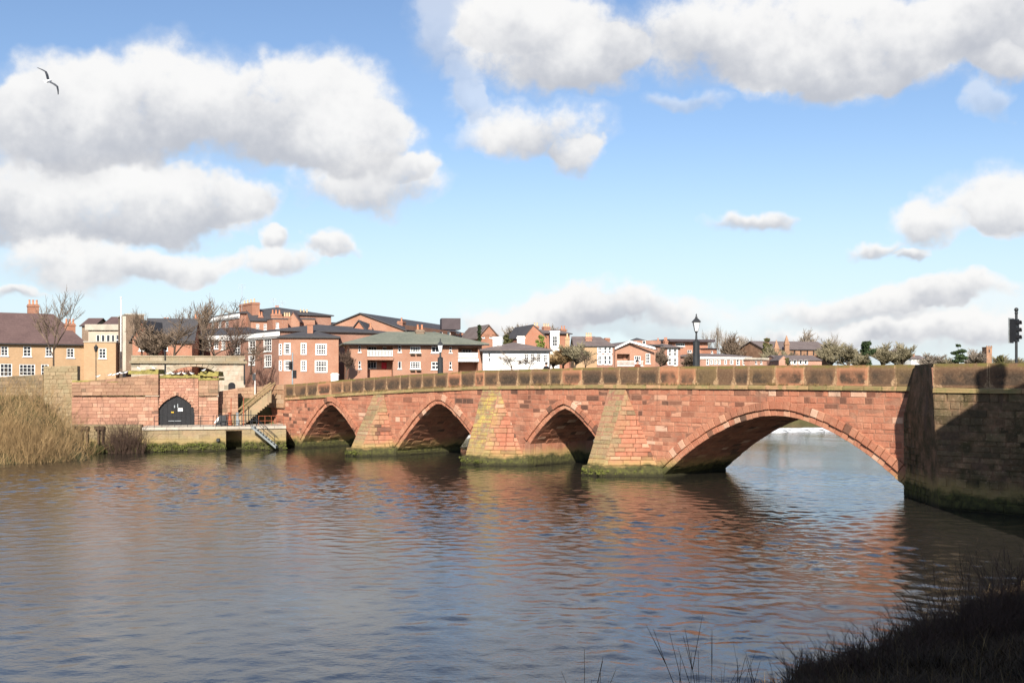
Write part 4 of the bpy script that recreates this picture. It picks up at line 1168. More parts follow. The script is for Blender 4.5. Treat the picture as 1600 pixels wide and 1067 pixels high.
for px in (1541.8, 1545.2, 1548.6):
    mb = MB(); mb.cbox(W(px + .4, 541.3, 520.2), 0.5, 0.5, 0.7); mb.build('merlon', M['churchstone'], ft[0])
# houses on the near bank, beside and behind the camera: their shadows lie on the bridge end and the bank
def near_house(name, label, x0, x1, y0, y1, zg, ze, zr, hip, chim=None):
    t = thing(name, ((x0 + x1) / 2, (y0 + y1) / 2, zg), label, 'house')
    wm = MB()
    holes = [(2.0 + 4 * i, 3.2 + 4 * i, zg + b, zg + b + 1.5) for i in range(int((x1 - x0 - 2) / 4)) for b in (1.0, 3.8)]
    face(wm, (x1, y1), (-1, 0), (0, -1), x1 - x0, zg - 3, ze, holes)
    face(wm, (x0, y1), (0, -1), (1, 0), y1 - y0, zg - 3, ze); face(wm, (x0, y0), (1, 0), (0, 1), x1 - x0, zg - 3, ze); face(wm, (x1, y0), (0, 1), (-1, 0), y1 - y0, zg - 3, ze)
    wm.build('wall', M['brick_red'], t)
    for h in holes: window(t, (x1, y1), (-1, 0), (0, -1), *h, 2, 4, M['white'])
    rm = MB(); ov = 0.3
    c = [Vector(p) for p in ((x0 - ov, y0 - ov, ze), (x1 + ov, y0 - ov, ze), (x1 + ov, y1 + ov, ze), (x0 - ov, y1 + ov, ze))]
    ym = (y0 + y1) / 2; r0, r1 = Vector((x0 + hip, ym, zr)), Vector((x1 - hip, ym, zr))
    rm.poly(c[::-1]); rm.poly([c[0], c[1], r1, r0]); rm.poly([c[1], c[2], r1]); rm.poly([c[2], c[3], r0, r1]); rm.poly([c[3], c[0], r0])
    ro = rm.build('roof', M['slate'], t)
    if chim:
        x, y, zt, w, dp = chim; cb = MB(); cb.box((x, y, ze), (w, 0, 0), (0, dp, 0), (0, 0, zt - ze)); cb.box((x - .08, y - .08, zt - .35), (w + .16, 0, 0), (0, dp + .16, 0), (0, 0, .15)); cb.build('chimney', M['brick_chim'], ro)
def shade_pt(px, py, L):
    """point whose shadow falls at this bearing on the abutment face, L metres toward the sun"""
    u = u_at(px, AV); q = P(u, AV, z_at(px, py, AV)); h = math.hypot(SUN_S.x, SUN_S.y)
    return q + SUN_S / h * L
Rg = shade_pt(1532, 624, 20.5); Ev = shade_pt(1464, 680, 15.5); Ch = shade_pt(1526, 589, 21.5); Ch2 = shade_pt(1571, 589, 21.5)
near_house('riverside_house', 'brick house with hipped roof on the near bank beside the bridge end', Ev.x, Ev.x + 18, Rg.y - (Ev.y - Rg.y), Ev.y, 4.2, Ev.z, Rg.z, Rg.x - Ev.x, (Ch.x, Ch.y - .4, Ch.z, Ch2.x - Ch.x, 0.9))
near_house('bank_shade_house', 'unseen brick house behind the near bank, added to shade it', 4.7, 34, -2.0, 8.0, 5.0, 12.5, 16.5, 3.0)  # unseen house, added and widened to keep the near bank in shade
near_house('sky_block_house', 'unseen tall brick house behind the camera, added to block sky light', -16, 6, -18.0, -5.5, 5.0, 15.0, 19.5, 4.0)  # unseen house, added to cut sky light and shade the bank

# ------------------------------------------------------------------ the far waterfront: quay, mill wall, gate
qo = np.array(W(222, 0, 98.5))[:2]; qe = np.array(W(447, 0, 101.8))[:2]
qL = np.linalg.norm(qe - qo); qx = (qe - qo) / qL; qy = np.array((-qx[1], qx[0]))
def QA(px, b=0.0): return hit(px, qo + qy * b, qx)
def Q(a, b, z): return Vector((qo[0] + qx[0] * a + qy[0] * b, qo[1] + qx[1] * a + qy[1] * b, z))
def QZ(px, py, b=0.0): return H - (py - YH) / F * QA(px, b)[1]
def QP(px, py, b=0.0): return Q(QA(px, b)[0], b, QZ(px, py, b))
def rect_masonry(mb, a0, a1, z0, ztop, mapper, tintf, holes=(), lo=0.28, hi=0.40, wmin=0.4, wmax=1.0):
    """coursed stones on a flat face; ztop may be a function of a; holes are (a0,a1,z0,z1) or functions inside(a,z)"""
    zf = ztop if callable(ztop) else (lambda a: ztop)
    zmax = max(zf(a) for a in np.linspace(a0, a1, 12))
    c = courses(z0, zmax, lo, hi)
    for za, zb in zip(c[:-1], c[1:]):
        a = a0
        while a < a1 - 0.04:
            e = a + random.uniform(wmin, wmax)
            if a1 - e < wmin * 0.6: e = a1
            q = [(a, za), (e, za), (e, zb), (a, zb)]
            t0, t1 = zf(a), zf(e); sl = (t1 - t0) / (e - a)
            q = clip_half(q, sl, -1, t0 - sl * a)
            segs = [q]
            for h in holes:
                if callable(h):
                    segs = [s for s in segs if s and not h(sum(p[0] for p in s) / len(s), sum(p[1] for p in s) / len(s))]
                else:
                    out = []
                    for s in segs:
                        if len(s) < 3: continue
                        if za >= h[3] - 0.05 or zb <= h[2] + 0.05: out.append(s); continue
                        out += [clip_half(s, -1, 0, h[0]), clip_half(s, 1, 0, -h[1])]
                    segs = out
            for s in segs:
                if len(s) >= 3 and abs(area2(s)) > 0.015: stone_into(mb, s, mapper, random.uniform(0.0, 0.03), tintf(), joint=0.010, bev=0.022)
            a = e
QT = QZ(330, 666.5)                       # quay deck level
quay = thing('quay', Q(qL / 2, 2, 0), 'mossy stone quay with a square sluice opening left of the bridge', 'quay')
sl0, sl1 = QA(353)[0], QA(378)[0]; slz = QZ(365, 672.5)
mb = MB()
face(mb, qo, qx, qy, qL, -1.5, QT - 0.25, [(sl0, sl1, -1.4, slz, 3.0)])
face(mb, qo, qy, qx, 5.0, -1.5, QT - 0.25); face(mb, qo + qx * qL, qy, -qx, 5.0, -1.5, QT - 0.25)
mb.build('wall', M['quay'], quay)
mb = MB(); rect_masonry(mb, 0, qL, 0.05, QT - 0.28, lambda a, z, o_: Q(a, -o_, z), lambda: rtint(0.5, 0, 0.5), [(sl0, sl1, -2, slz)], 0.35, 0.55, 0.6, 1.5)
mb.build('masonry', M['quay'], quay, kind='stuff')
mb = MB()
for i in range(12):
    a, e = qL * i / 12, qL * (i + 1) / 12
    mb = MB(); mb.box(Q(a + .01, -0.16, QT - 0.24), Vector((*qx, 0)) * (e - a - .02), Vector((*qy, 0)) * 4.6, (0, 0, 0.24)); mb.build('deck_slab', M['concrete'], quay)
mb = MB(); p = QP(341.5, 687, -0.02); mb.tube([p + Vector((0, 0.6, 0)), p + Vector((0, -0.25, 0))], 0.16, 10); mb.build('drain_pipe', M['iron'], quay)
# mill wall with the arched door
mill = thing('mill_wall', Q(3, 6, QT), 'pink sandstone mill wall with a black arched door above the quay', 'wall')
B1 = 4.2
def seg(x0, x1, ytop0, ytop1, b, zlow, name, mat='pinkstone', holes=(), thick=2.2, tf=lambda: rtint(0.05, 0, 0.55), parent=mill):
    a0, a1 = QA(x0, b)[0], QA(x1, b)[0]; z0, z1 = QZ(x0, ytop0, b), QZ(x1, ytop1, b)
    zf = lambda a: z0 + (z1 - z0) * (a - a0) / (a1 - a0)
    c = MB(); c.cur = (0.4, 0, 0, 1)
    if not holes:
        c.hexa([Q(a0, b + .03, zlow), Q(a1, b + .03, zlow), Q(a1, b + thick, zlow), Q(a0, b + thick, zlow)], [Q(a0, b + .03, z0 - .02), Q(a1, b + .03, z1 - .02), Q(a1, b + thick, z1 - .02), Q(a0, b + thick, z0 - .02)])
    m_ = MB(); rect_masonry(m_, a0, a1, zlow, zf, lambda a, z, o_: Q(a, b - o_, z), tf, holes)
    if c.v: c.build('wall', M[mat], parent)
    m_.build(name, M[mat], parent, kind='stuff')
    return a0, a1, zf
seg(112, 247.5, 598, 584, B1 - 0.28, QZ(180, 618, B1), 'corbelled_masonry', 'pinkstone', tf=lambda: rtint(0.35, 0, 0.4))
seg(112, 247.5, 619.5, 619.5, B1, 0.6, 'masonry')
dA0, dA1 = QA(246.5, B1)[0], QA(304, B1)[0]; dzs, dzt = QZ(275, 642, B1), QZ(275, 617.5, B1)
dc = (dA0 + dA1) / 2; dh = (dA1 - dA0) / 2
def in_door(a, z, g=0.0):
    if z < dzs: return abs(a - dc) < dh + g
    t = (z - dzs) / (dzt - dzs + g)
    return t < 1 and abs(a - dc) < (dh + g) * (1 - t ** 1.6) ** (1 / 1.25)
a0 = QA(248.5, B1)[0]; a1 = QA(310, B1)[0]
zt_d = QZ(275, 590, B1)
m_ = MB(); rect_masonry(m_, a0, a1, QT, zt_d, lambda a, z, o_: Q(a, B1 + 0.15 - o_, z), lambda: rtint(0.0, 0, 0.6), [lambda a, z: in_door(a, z, 0.12)], 0.22, 0.3, 0.3, 0.6)
m_.build('masonry', M['pinkstone'], mill, kind='stuff')
# backing behind the door bay, split in strips round the arch
c = MB(); N = 40
for i in range(N):
    aa, ab_ = a0 + (a1 - a0) * i / N, a0 + (a1 - a0) * (i + 1) / N; am = (aa + ab_) / 2
    zl = QT
    if abs(am - dc) < dh:
        zz = np.linspace(QT, dzt + .2, 120); ins = [z for z in zz if in_door(am, z)]
        zl = max(ins) if ins else QT
    c.poly([Q(aa, B1 + .18, zl), Q(ab_, B1 + .18, zl), Q(ab_, B1 + .18, zt_d), Q(aa, B1 + .18, zt_d)])
c.poly([Q(a0, B1 + .18, zt_d), Q(a1, B1 + .18, zt_d), Q(a1, B1 + 3, zt_d), Q(a0, B1 + 3, zt_d)])
c.build('wall', M['pinkstone'], mill)
# arch stones
nv = 17; prev = None
def door_pt(s, g):
    """s from -1 to 1 round the head"""
    t = 1 - abs(s); t = max(t, 0.0)
    z = dzs + (dzt - dzs + g) * math.sin(t * math.pi / 2) ** 1.0
    tt = (z - dzs) / (dzt - dzs + g)
    w = (dh + g) * max(1 - tt ** 1.6, 0) ** (1 / 1.25)
    return dc + math.copysign(w, s), z
for i in range(nv):
    s0, s1 = -1 + 2 * i / nv, -1 + 2 * (i + 1) / nv
    mb = MB(); mb.cur = rtint(0.1, 0, 0.45)
    pts = [door_pt(s0 + .01, 0.0), door_pt(s1 - .01, 0.0), door_pt(s1 - .01, 0.30), door_pt(s0 + .01, 0.30)]
    mb.hexa([Q(p[0], B1 + 0.05, p[1]) for p in pts], [Q(p[0], B1 + 0.4, p[1]) for p in pts]); mb.build('voussoir', M['pinkstone'], mill)
door = MB(); outl = [(dA0, QT), (dA1, QT)] + [door_pt(s, 0.0) for s in np.linspace(1, -1, 25)]
door.hexa([Q(p[0], B1 + 0.35, p[1]) for p in outl], [Q(p[0], B1 + 0.45, p[1]) for p in outl]); door_o = door.build('door', M['black'], mill)
for i in range(1, 8):
    am = dA0 + (dA1 - dA0) * i / 8; zz = max([z for z in np.linspace(QT, dzt, 80) if in_door(am, z)])
    mb = MB(); mb.box(Q(am - .03, B1 + .31, QT + .05), Vector((*qx, 0)) * .06, Vector((*qy, 0)) * .035, (0, 0, zz - QT - .15)); mb.build('door_batten', M['black'], door_o)
for x0, y0, x1, y1, m2, nm in ((278, 637.5, 285.5, 642.5, 'white', 'notice'), (267.5, 643, 271.5, 645, 'yellow', 'notice'), (272, 633, 273.5, 637, 'steel', 'hinge'), (277, 631, 278.3, 637, 'steel', 'hinge'), (263, 657, 283, 658, 'steel', 'bar')):
    p = QP(x0, y1, B1 + .25); r = QP(x1, y0, B1 + .25); mb = MB(); mb.box(p, Vector((r.x - p.x, r.y - p.y, 0)), (0, .05, 0), (0, 0, r.z - p.z)); mb.build(nm, M[m2], door_o)
seg(310.5, 341, 594, 594, B1 - 0.25, QZ(320, 618.5, B1), 'corbelled_masonry', 'pinkstone', tf=lambda: rtint(0.45, 0, 0.35))
seg(310.5, 341, 619.5, 619.5, B1, QT, 'masonry')
for x0, x1, y0, y1, b in ((200, 247, 577.5, 584.5, B1 - .3), (247.6, 312, 585.5, 590.5, B1 + .0), (309, 341, 580.5, 588, B1 + 1.2), (309.5, 342, 590, 594, B1 - .3), (112, 199, 596 - 8, 597, B1 - .3)):
    p = QP(x0, y1, b); r = QP(x1, y1, b); hh = (y1 - y0) / F * 104; mb = MB()
    n = 10
    for i in range(n):
        q0 = p.lerp(r, i / n); q1 = p.lerp(r, (i + 1) / n); k = hh * (0.6 + random.random() * .5) * (0.35 if x1 < 200 else 1)
        mb.hexa([q0, q1, q1 + Vector((0, 2.0, 0)), q0 + Vector((0, 2.0, 0))], [q0 + Vector((0, .15, k)), q1 + Vector((0, .15, k)), q1 + Vector((0, 1.8, k)), q0 + Vector((0, 1.8, k))])
    mb.build('mossy_capping', M['mosstop'], mill)
# lower bank wall and the stone pier among the willows
low = thing('bank_wall', Q(-3, 1, 0), 'low rubble wall with timber posts on the bank left of the quay', 'wall')
seg(112, 221, 664, 664, 0.6, -0.5, 'masonry', 'quay', thick=2.5, tf=lambda: rtint(0.7, 0, 0.45), parent=low)
for px in (126, 134, 152, 158.5):
    mb = MB(); p = QP(px, 700, 0.3); mb.box(p, (0.16, 0, 0), (0, 0.16, 0), (0, 0, 2.0)); mb.build('post', M['darkwood'], low)
for x0, x1 in ((116, 138), (147, 163)):
    mb = MB(); p = QP(x0, 671, 0.28); r = QP(x1, 671, 0.28); mb.box(p, r - p, (0, .2, 0), (0, 0, .3)); mb.build('beam', M['darkwood'], low)
pier = thing('stone_pier', Q(-8, 5, 3), 'broad tan stone gate pier behind the willow shrubs', 'pier')
seg(68, 121, 572, 571.5, 5.0, 1.0, 'masonry', 'quay', thick=2.0, tf=lambda: rtint(0.5, 0.0, 0.7), parent=pier)
gw = thing('garden_wall', Q(-13, 6, 4), 'dark brown garden wall in front of the tan house', 'wall')
seg(-30, 67.5, 590, 585, 6.0, 1.0, 'masonry', 'quay', thick=0.6, tf=lambda: rtint(0.1, 0, 0.05), parent=gw)
sw = thing('stair_wall', Q(11, 6, 3), 'tan stone retaining wall beside the stairs left of the bridge', 'wall')
seg(341.5, 372, 612, 606, 5.4, QT - .2, 'masonry', 'pinkstone', thick=1.2, tf=lambda: rtint(0.3, 0, 0.65), parent=sw)
seg(372, 424, 606, 602, 7.5, QT - .2, 'masonry', 'pinkstone', thick=1.2, tf=lambda: rtint(0.5, 0, 0.75), parent=sw)
tb = thing('corner_block', P(-3.6, -1, 4), 'tan stone block ending the bridge parapet at left', 'wall')
mb = MB(); mb.cur = (0.7, 0.4, 0, 1)
b0, b1 = -6.0, -2.63
mb.hexa([P(b0, .25, 3.8), P(b1, .25, 3.8), P(b1, -1.0, 3.8), P(b0, -1.0, 3.8)], [P(b0, .2, 6.05), P(b1, .2, 6.1), P(b1, -.9, 6.1), P(b0, -.9, 6.05)]); mb.build('core', M['mortar'], tb)
mb = MB(); rect_masonry(mb, b0, b1, 3.8, 6.05, lambda a, z, o_: P(a, .25 + o_, z), lambda: rtint(0.55, 0, 0.8), (), 0.35, 0.5, .6, 1.2); mb.build('masonry', M['bridge'], tb, kind='stuff')
# stair flight with pale handrails
st = thing('stone_stair', QP(395, 655, 4), 'flight of stone steps with tan handrails climbing to the bridge', 'stairs')
s0, s1 = QP(373, 652, 3.6), QP(424, 610, 3.6)
for i in range(14):
    mb = MB(); p = s0.lerp(s1, i / 14); w = (s1 - s0) / 14
    mb.box((p.x, p.y, p.z - 1.0), (w.x, w.y, 0), (-0.3, 1.6, 0), (0, 0, 1.0 + w.z)); mb.build('step', M['quay'], st)
for dy, dz in ((-0.12, 0.75), (-0.12, 0.25), (1.7, 0.75)):
    mb = MB(); mb.tube([s0 + Vector((0, dy, dz)), s1 + Vector((0, dy, dz))], 0.09, 6); mb.build('handrail', M['paletimber'], st)
# quay railings
rl = thing('quay_railing', Q(6, 0.1, QT), 'thin grey tube railing along the quay edge in front of the arched door', 'railing')
for px in (241, 253, 273, 293, 313, 333):
    mb = MB(); p = QP(px, 666, 0.05); mb.tube([(p.x, p.y, QT - .05), (p.x, p.y, QT + 1.0)], 0.028, 6); mb.build('post', M['iron'], rl)
for z in (0.52, 0.99):
    mb = MB(); mb.tube([Q(QA(241)[0], 0.05, QT + z), Q(QA(336)[0], 0.05, QT + z)], 0.022, 6); mb.build('rail', M['iron'], rl)
r2 = thing('sluice_railing', Q(12, 0.2, QT), 'dark railing round the sluice gear left of the bridge arch', 'railing')
for px in (338, 346, 356, 366, 378, 384, 392, 401):
    mb = MB(); p = QP(px, 666, 0.1); mb.tube([(p.x, p.y, QT), (p.x, p.y, QT + (1.5 if px in (384, 392) else 1.05))], 0.04, 6); mb.build('post', M['iron'], r2)
for z in (0.5, 1.03):
    mb = MB(); mb.tube([Q(QA(338)[0], 0.1, QT + z), Q(QA(401)[0], 0.1, QT + z)], 0.03, 6); mb.build('rail', M['iron'], r2)
r3 = thing('platform_railing', Q(15, 1, QT), 'thin brown railing against the red wall right of the sluice', 'railing')
for px in (404, 414, 424, 434, 443):
    mb = MB(); p = QP(px, 664, 1.2); mb.tube([(p.x, p.y, QT), (p.x, p.y, QT + .9)], 0.022, 6); mb.build('post', M['rust'], r3)
for z in (0.45, 0.9):
    mb = MB(); mb.tube([Q(QA(404, 1.2)[0], 1.2, QT + z), Q(QA(443, 1.2)[0], 1.2, QT + z)], 0.02, 6); mb.build('rail', M['rust'], r3)
for px, lab in ((361, 'left of two rusty red poles by the sluice'), (380.5, 'right of two rusty red poles by the sluice')):
    mb = MB(); p = QP(px, 664, 2.0); mb.tube([(p.x, p.y, QT - .1), (p.x, p.y, QT + 2.5)], 0.05, 6); mb.tube([(p.x, p.y, QT + 2.5), (p.x, p.y, QT + 2.56)], 0.08, 6)
    tag(mb.build('rusty_pole', M['rust']), lab, 'pole')
gear = thing('sluice_gear', QP(348, 664, 1.2), 'dark sluice machinery with a pale cover on the quay', 'machinery')
p = QP(336, 664, 1.4)
mb = MB(); mb.hexa([p, p + Vector((1.1, 0, 0)), p + Vector((1.1, 1, 0)), p + Vector((0, 1, 0))], [p + Vector((.35, .1, .85)), p + Vector((1.0, .1, .95)), p + Vector((1.0, .9, .95)), p + Vector((.35, .9, .85))]); mb.build('housing', M['black'], gear)
mb = MB(); mb.hexa([p + Vector((-.08, -.03, .15)), p + Vector((.3, -.03, .35)), p + Vector((.3, .3, .35)), p + Vector((-.08, .3, .15))], [p + Vector((.02, -.03, .4)), p + Vector((.38, -.03, .8)), p + Vector((.38, .3, .8)), p + Vector((.02, .3, .4))]); mb.build('cover', M['white'], gear)
for i, (px, m2) in enumerate(((354, 'pinkstone'), (359, 'rust'), (366, 'paletimber'), (371, 'steel'))):
    q = QP(px, 664, 1.6); mb = MB(); mb.lathe(q, [(.22, 0), (.22, .5), (.12, .55), (.12, .9 + .15 * (i % 2)), (.2, 1.0 + .15 * (i % 2)), (.05, 1.05 + .15 * (i % 2))], 8); mb.build('winding_post', M[m2], gear)
# iron steps down to the water
ls = thing('iron_steps', QP(415, 690, -0.6), 'grey metal steps sloping from the quay down to the water', 'steps')
e0, e1 = QP(396, 666, -0.35), QP(434, 698, -0.35)
for off in (0.0, -0.8):
    mb = MB(); mb.hexa([e0 + Vector((0, off, -.12)), e1 + Vector((0, off, -.12)), e1 + Vector((0, off - .06, -.12)), e0 + Vector((0, off - .06, -.12))], [e0 + Vector((0, off, .12)), e1 + Vector((0, off, .12)), e1 + Vector((0, off - .06, .12)), e0 + Vector((0, off - .06, .12))]); mb.build('stringer', M['greytank'], ls)
    mb = MB(); mb.tube([e0 + Vector((0, off, 1.0)), e1 + Vector((0, off, .9))], .025, 6); mb.build('handrail', M['iron'], ls)
for i in range(9):
    p = e0.lerp(e1, (i + .5) / 9); mb = MB(); mb.box(p + Vector((-.12, -.79, 0)), (.24, 0, 0), (0, .78, 0), (0, 0, .03)); mb.build('tread', M['iron'], ls)
for f in (0.05, 0.5, 0.95):
    p = e0.lerp(e1, f) + Vector((0, -.83, 0)); mb = MB(); mb.tube([p, p + Vector((0, 0, 1.0))], .025, 6); mb.build('post', M['iron'], ls)
# the gate arch across the street
gate = thing('gate_arch', W(300, 600, 116), 'pale stone gateway arch with solid parapet behind the mill wall', 'gateway')
go = np.array(W(205, 0, 113))[:2]; ge = np.array(W(383, 0, 116.5))[:2]; gL = np.linalg.norm(ge - go); gx = (ge - go) / gL; gy = np.array((-gx[1], gx[0]))
def G(a, b, z): return Vector((go[0] + gx[0] * a + gy[0] * b, go[1] + gx[1] * a + gy[1] * b, z))
ga0, ga1 = hit(262, go, gx)[0], hit(343, go, gx)[0]; gz = lambda py: H - (py - YH) / F * 115
gc, gh = (ga0 + ga1) / 2, (ga1 - ga0) / 2; gs, gr = gz(592), gz(572.5) - gz(592)
def gtop(a): return gs + gr * math.sqrt(max(1 - ((a - gc) / gh) ** 2, 0))
c = MB(); N = 60; zt = gz(568)
as_ = sorted(list(np.linspace(0, gL, 20)) + list(np.linspace(ga0, ga1, 31)))
for a, b in zip(as_[:-1], as_[1:]):
    m_ = (a + b) / 2; inn = abs(m_ - gc) < gh
    za, zb = (gtop(a), gtop(b)) if inn else (3.5, 3.5)
    for bb, fl_ in ((0, 1), (4.5, -1)): c.poly([G(a, bb, za), G(b, bb, zb), G(b, bb, zt), G(a, bb, zt)][::fl_])
    if inn: c.poly([G(a, 0, za), G(a, 4.5, za), G(b, 4.5, zb), G(b, 0, zb)])
for a in (ga0, ga1, 0, gL): c.poly([G(a, 0, 3.5), G(a, 4.5, 3.5), G(a, 4.5, gs if a in (ga0, ga1) else zt), G(a, 0, gs if a in (ga0, ga1) else zt)])
c.cur = (0.6, 0.0, 0, 1); c.build('wall', M['palestone'], gate)
mb = MB(); rect_masonry(mb, 0, gL, 4.0, zt, lambda a, z, o_: G(a, -o_, z), lambda: rtint(0.15, 0, 0.75), [lambda a, z: abs(a - gc) < gh + .3 and z < gtop(min(max(a, ga0), ga1)) + .35, (hit(356, go, gx)[0], hit(368, go, gx)[0], gz(609), gz(597.5))], .4, .55, .7, 1.4)
mb.build('masonry', M['palestone'], gate, kind='stuff')
for i in range(15):
    th0, th1 = math.pi * i / 15, math.pi * (i + 1) / 15
    mb = MB(); mb.cur = rtint(.3, 0, .5); pts = [(gc - (gh + r) * math.cos(t), gs + (gr + r) * math.sin(t)) for r, t in ((0, th0 + .01), (0, th1 - .01), (.5, th1 - .01), (.5, th0 + .01))]
    mb.hexa([G(p[0], -.12, p[1]) for p in pts], [G(p[0], .3, p[1]) for p in pts]); mb.build('voussoir', M['palestone'], gate)
mb = MB(); mb.cur = (.2, .6, 0, 1); mb.box(G(-.2, -.3, zt), Vector((*gx, 0)) * (gL + .4), Vector((*gy, 0)) * 5, (0, 0, .28)); mb.build('string_course', M['palestone'], gate)
a = 0.0
while a < gL - .3:
    e = min(a + random.uniform(1.3, 1.9), gL); mb = MB(); mb.cur = (random.uniform(.2, .6), random.uniform(.3, .8), 0, 1)
    mb.box(G(a + .01, -.05, zt + .28), Vector((*gx, 0)) * (e - a - .02), Vector((*gy, 0)) * .35, (0, 0, gz(557.5) - zt - .28)); mb.build('parapet_slab', M['palestone'], gate)
    mb = MB(); mb.cur = (.5, .6, 0, 1); mb.box(G(a, -.12, gz(557.5)), Vector((*gx, 0)) * (e - a - .005), Vector((*gy, 0)) * .5, (0, 0, .12)); mb.build('coping', M['palestone'], gate); a = e
dd0, dd1 = hit(356.5, go, gx)[0], hit(367.5, go, gx)[0]
mb = MB(); ol = [(dd0, gz(608.5)), (dd1, gz(608.5))] + [((dd0 + dd1) / 2 + (dd1 - dd0) / 2 * math.cos(t), gz(602) + (gz(597.5) - gz(602)) * math.sin(t)) for t in np.linspace(0, math.pi, 9)]
mb.hexa([G(p[0], -.06, p[1]) for p in ol], [G(p[0], -.02, p[1]) for p in ol]); mb.build('doorway', M['black'], gate)
mb = MB(); p = G(hit(264, go, gx)[0] - 0.4, -.15, gz(568)); mb.tube([p + Vector((0, 0, -2.2)), p + Vector((0, 0, 1.2))], .07, 6); mb.build('downpipe', M['iron'], gate)
mb = MB(); p = G(gL - .1, -.15, gz(600)); mb.tube([p, p + Vector((0, 0, 2.6))], .08, 6); mb.build('downpipe', M['iron'], gate)

# ------------------------------------------------------------------ street furniture
def lamp_post(px, py_top, py_par, v, label, k=1.0):
    u = u_at(px, v); d = P(u, v, 0).y
    zt = H - (py_top - YH) / F * d; zb = sz(u) + 0.25
    c = P(u, v, zb); hgt = zt - zb
    t = thing('lamp_post', c, label, 'lamp post', 'lamp posts on the bridge')
    zc = hgt * 0.62          # top of thick column
    mb = MB(); mb.lathe(c, [(.30, 0), (.30, .25), (.25, .35), (.24, 1.0), (.225, zc - .1), (.24, zc - .05), (.16, zc)], 12); mb.build('base_column', M['iron'], t)
    mb = MB(); mb.lathe(c, [(.09, zc), (.11, zc + .05), (.075, zc + .12), (.055, zc + .5), (.085, zc + .55), (.05, zc + .62), (.045, hgt - 1.30), (.09, hgt - 1.26), (.10, hgt - 1.2)], 10); mb.build('shaft', M['iron'], t)
    L0 = hgt - 1.2
    fr = MB()
    for i in range(4):
        a = math.pi / 4 + i * math.pi / 2; ca, sa = math.cos(a), math.sin(a)
        fr.tube([c + Vector((.14 * ca, .14 * sa, L0)), c + Vector((.30 * ca, .30 * sa, L0 + .62))], .014, 4)
        b = a + math.pi / 2
        fr.tube([c + Vector((.30 * ca, .30 * sa, L0 + .62)), c + Vector((.30 * math.cos(b), .30 * math.sin(b), L0 + .62))], .02, 4)
        fr.tube([c + Vector((.14 * ca, .14 * sa, L0)), c + Vector((.14 * math.cos(b), .14 * math.sin(b), L0))], .02, 4)
    lan = fr.build('lantern', M['iron'], t)
    g = MB(); ring = lambda r, z: [c + Vector((r * math.cos(math.pi / 4 + i * math.pi / 2), r * math.sin(math.pi / 4 + i * math.pi / 2), z)) for i in range(4)]
    g.hexa(ring(.135, L0 + .01), ring(.290, L0 + .61)); g.build('glass', M['lampglass'], lan)
    rf = MB(); rf.hexa(ring(.40, L0 + .62), ring(.38, L0 + .66)); rf.hexa(ring(.38, L0 + .66), ring(.13, L0 + .88)); rf.hexa(ring(.10, L0 + .88), ring(.11, L0 + .98)); rf.lathe(c, [(.05, L0 + .98), (.03, L0 + 1.03), (.055, L0 + 1.08), (.01, L0 + 1.2)], 8)
    rf.build('lantern_roof', M['iron'], lan)
    return t
m = NT('lamp_glass'); M['lampglass'] = m.done((0.62, 0.64, 0.64), 0.15, 0.5)
lamp_post(1088, 490, 571, -1.0, 'black cast iron lantern post on the bridge above the big arch')
lamp_post(688, 528.5, 582, -1.0, 'black cast iron lantern post on the bridge in front of the brick flats')
# traffic signal at the right end
u = u_at(1590, AV - 1.2); c = P(u, AV - 1.2, sz(u) + .25); d = c.y
ts = thing('traffic_signal', c, 'black traffic signal on a pole at the right end of the bridge', 'traffic light')
zz = lambda py: H - (py - YH) / F * d
c = Vector(((1588 - 800) / F * d, d, c.z))
mb = MB(); mb.tube([c, (c.x, c.y, zz(483))], .065, 10); mb.ball((c.x, c.y, zz(484)), .11); mb.ball((c.x, c.y, zz(489)), .09); mb.build('pole', M['iron'], ts)
dirx = Vector((0.70, -0.714, 0)); diry = Vector((0.714, 0.70, 0))
hb = Vector((c.x, c.y, zz(534))) - dirx * .30 - diry * .22
mb = MB(); mb.box(hb, dirx * .36, diry * .44, (0, 0, zz(498.5) - zz(534))); hd = mb.build('signal_head', M['black'], ts)
mb = MB(); mb.box(hb - diry * .10 + dirx * .02 - Vector((0, 0, .06)), dirx * .03, diry * .64, (0, 0, zz(498.5) - zz(534) + .12)); mb.build('backing_board', M['steel'], hd)
hh = zz(498.5) - zz(534)
for i in range(3):
    q = hb + dirx * .36 + diry * .22 + Vector((0, 0, hh * (.18 + .32 * i)))
    mb = MB(); mb.tube([q, q + dirx * .03], .11, 12); lo = mb.build('lens', M['lens'], hd)
    mb = MB()
    for k in range(9):
        t0, t1 = math.radians(-30 + 240 * k / 9), math.radians(-30 + 240 * (k + 1) / 9)
        f = lambda t, r, x: q + diry * (r * math.cos(t)) + Vector((0, 0, r * math.sin(t))) + dirx * x
        mb.hexa([f(t0, .125, 0), f(t1, .125, 0), f(t1, .135, 0), f(t0, .135, 0)], [f(t0, .12, .17), f(t1, .12, .17), f(t1, .13, .17), f(t0, .13, .17)])
    mb.build('visor', M['black'], hd)
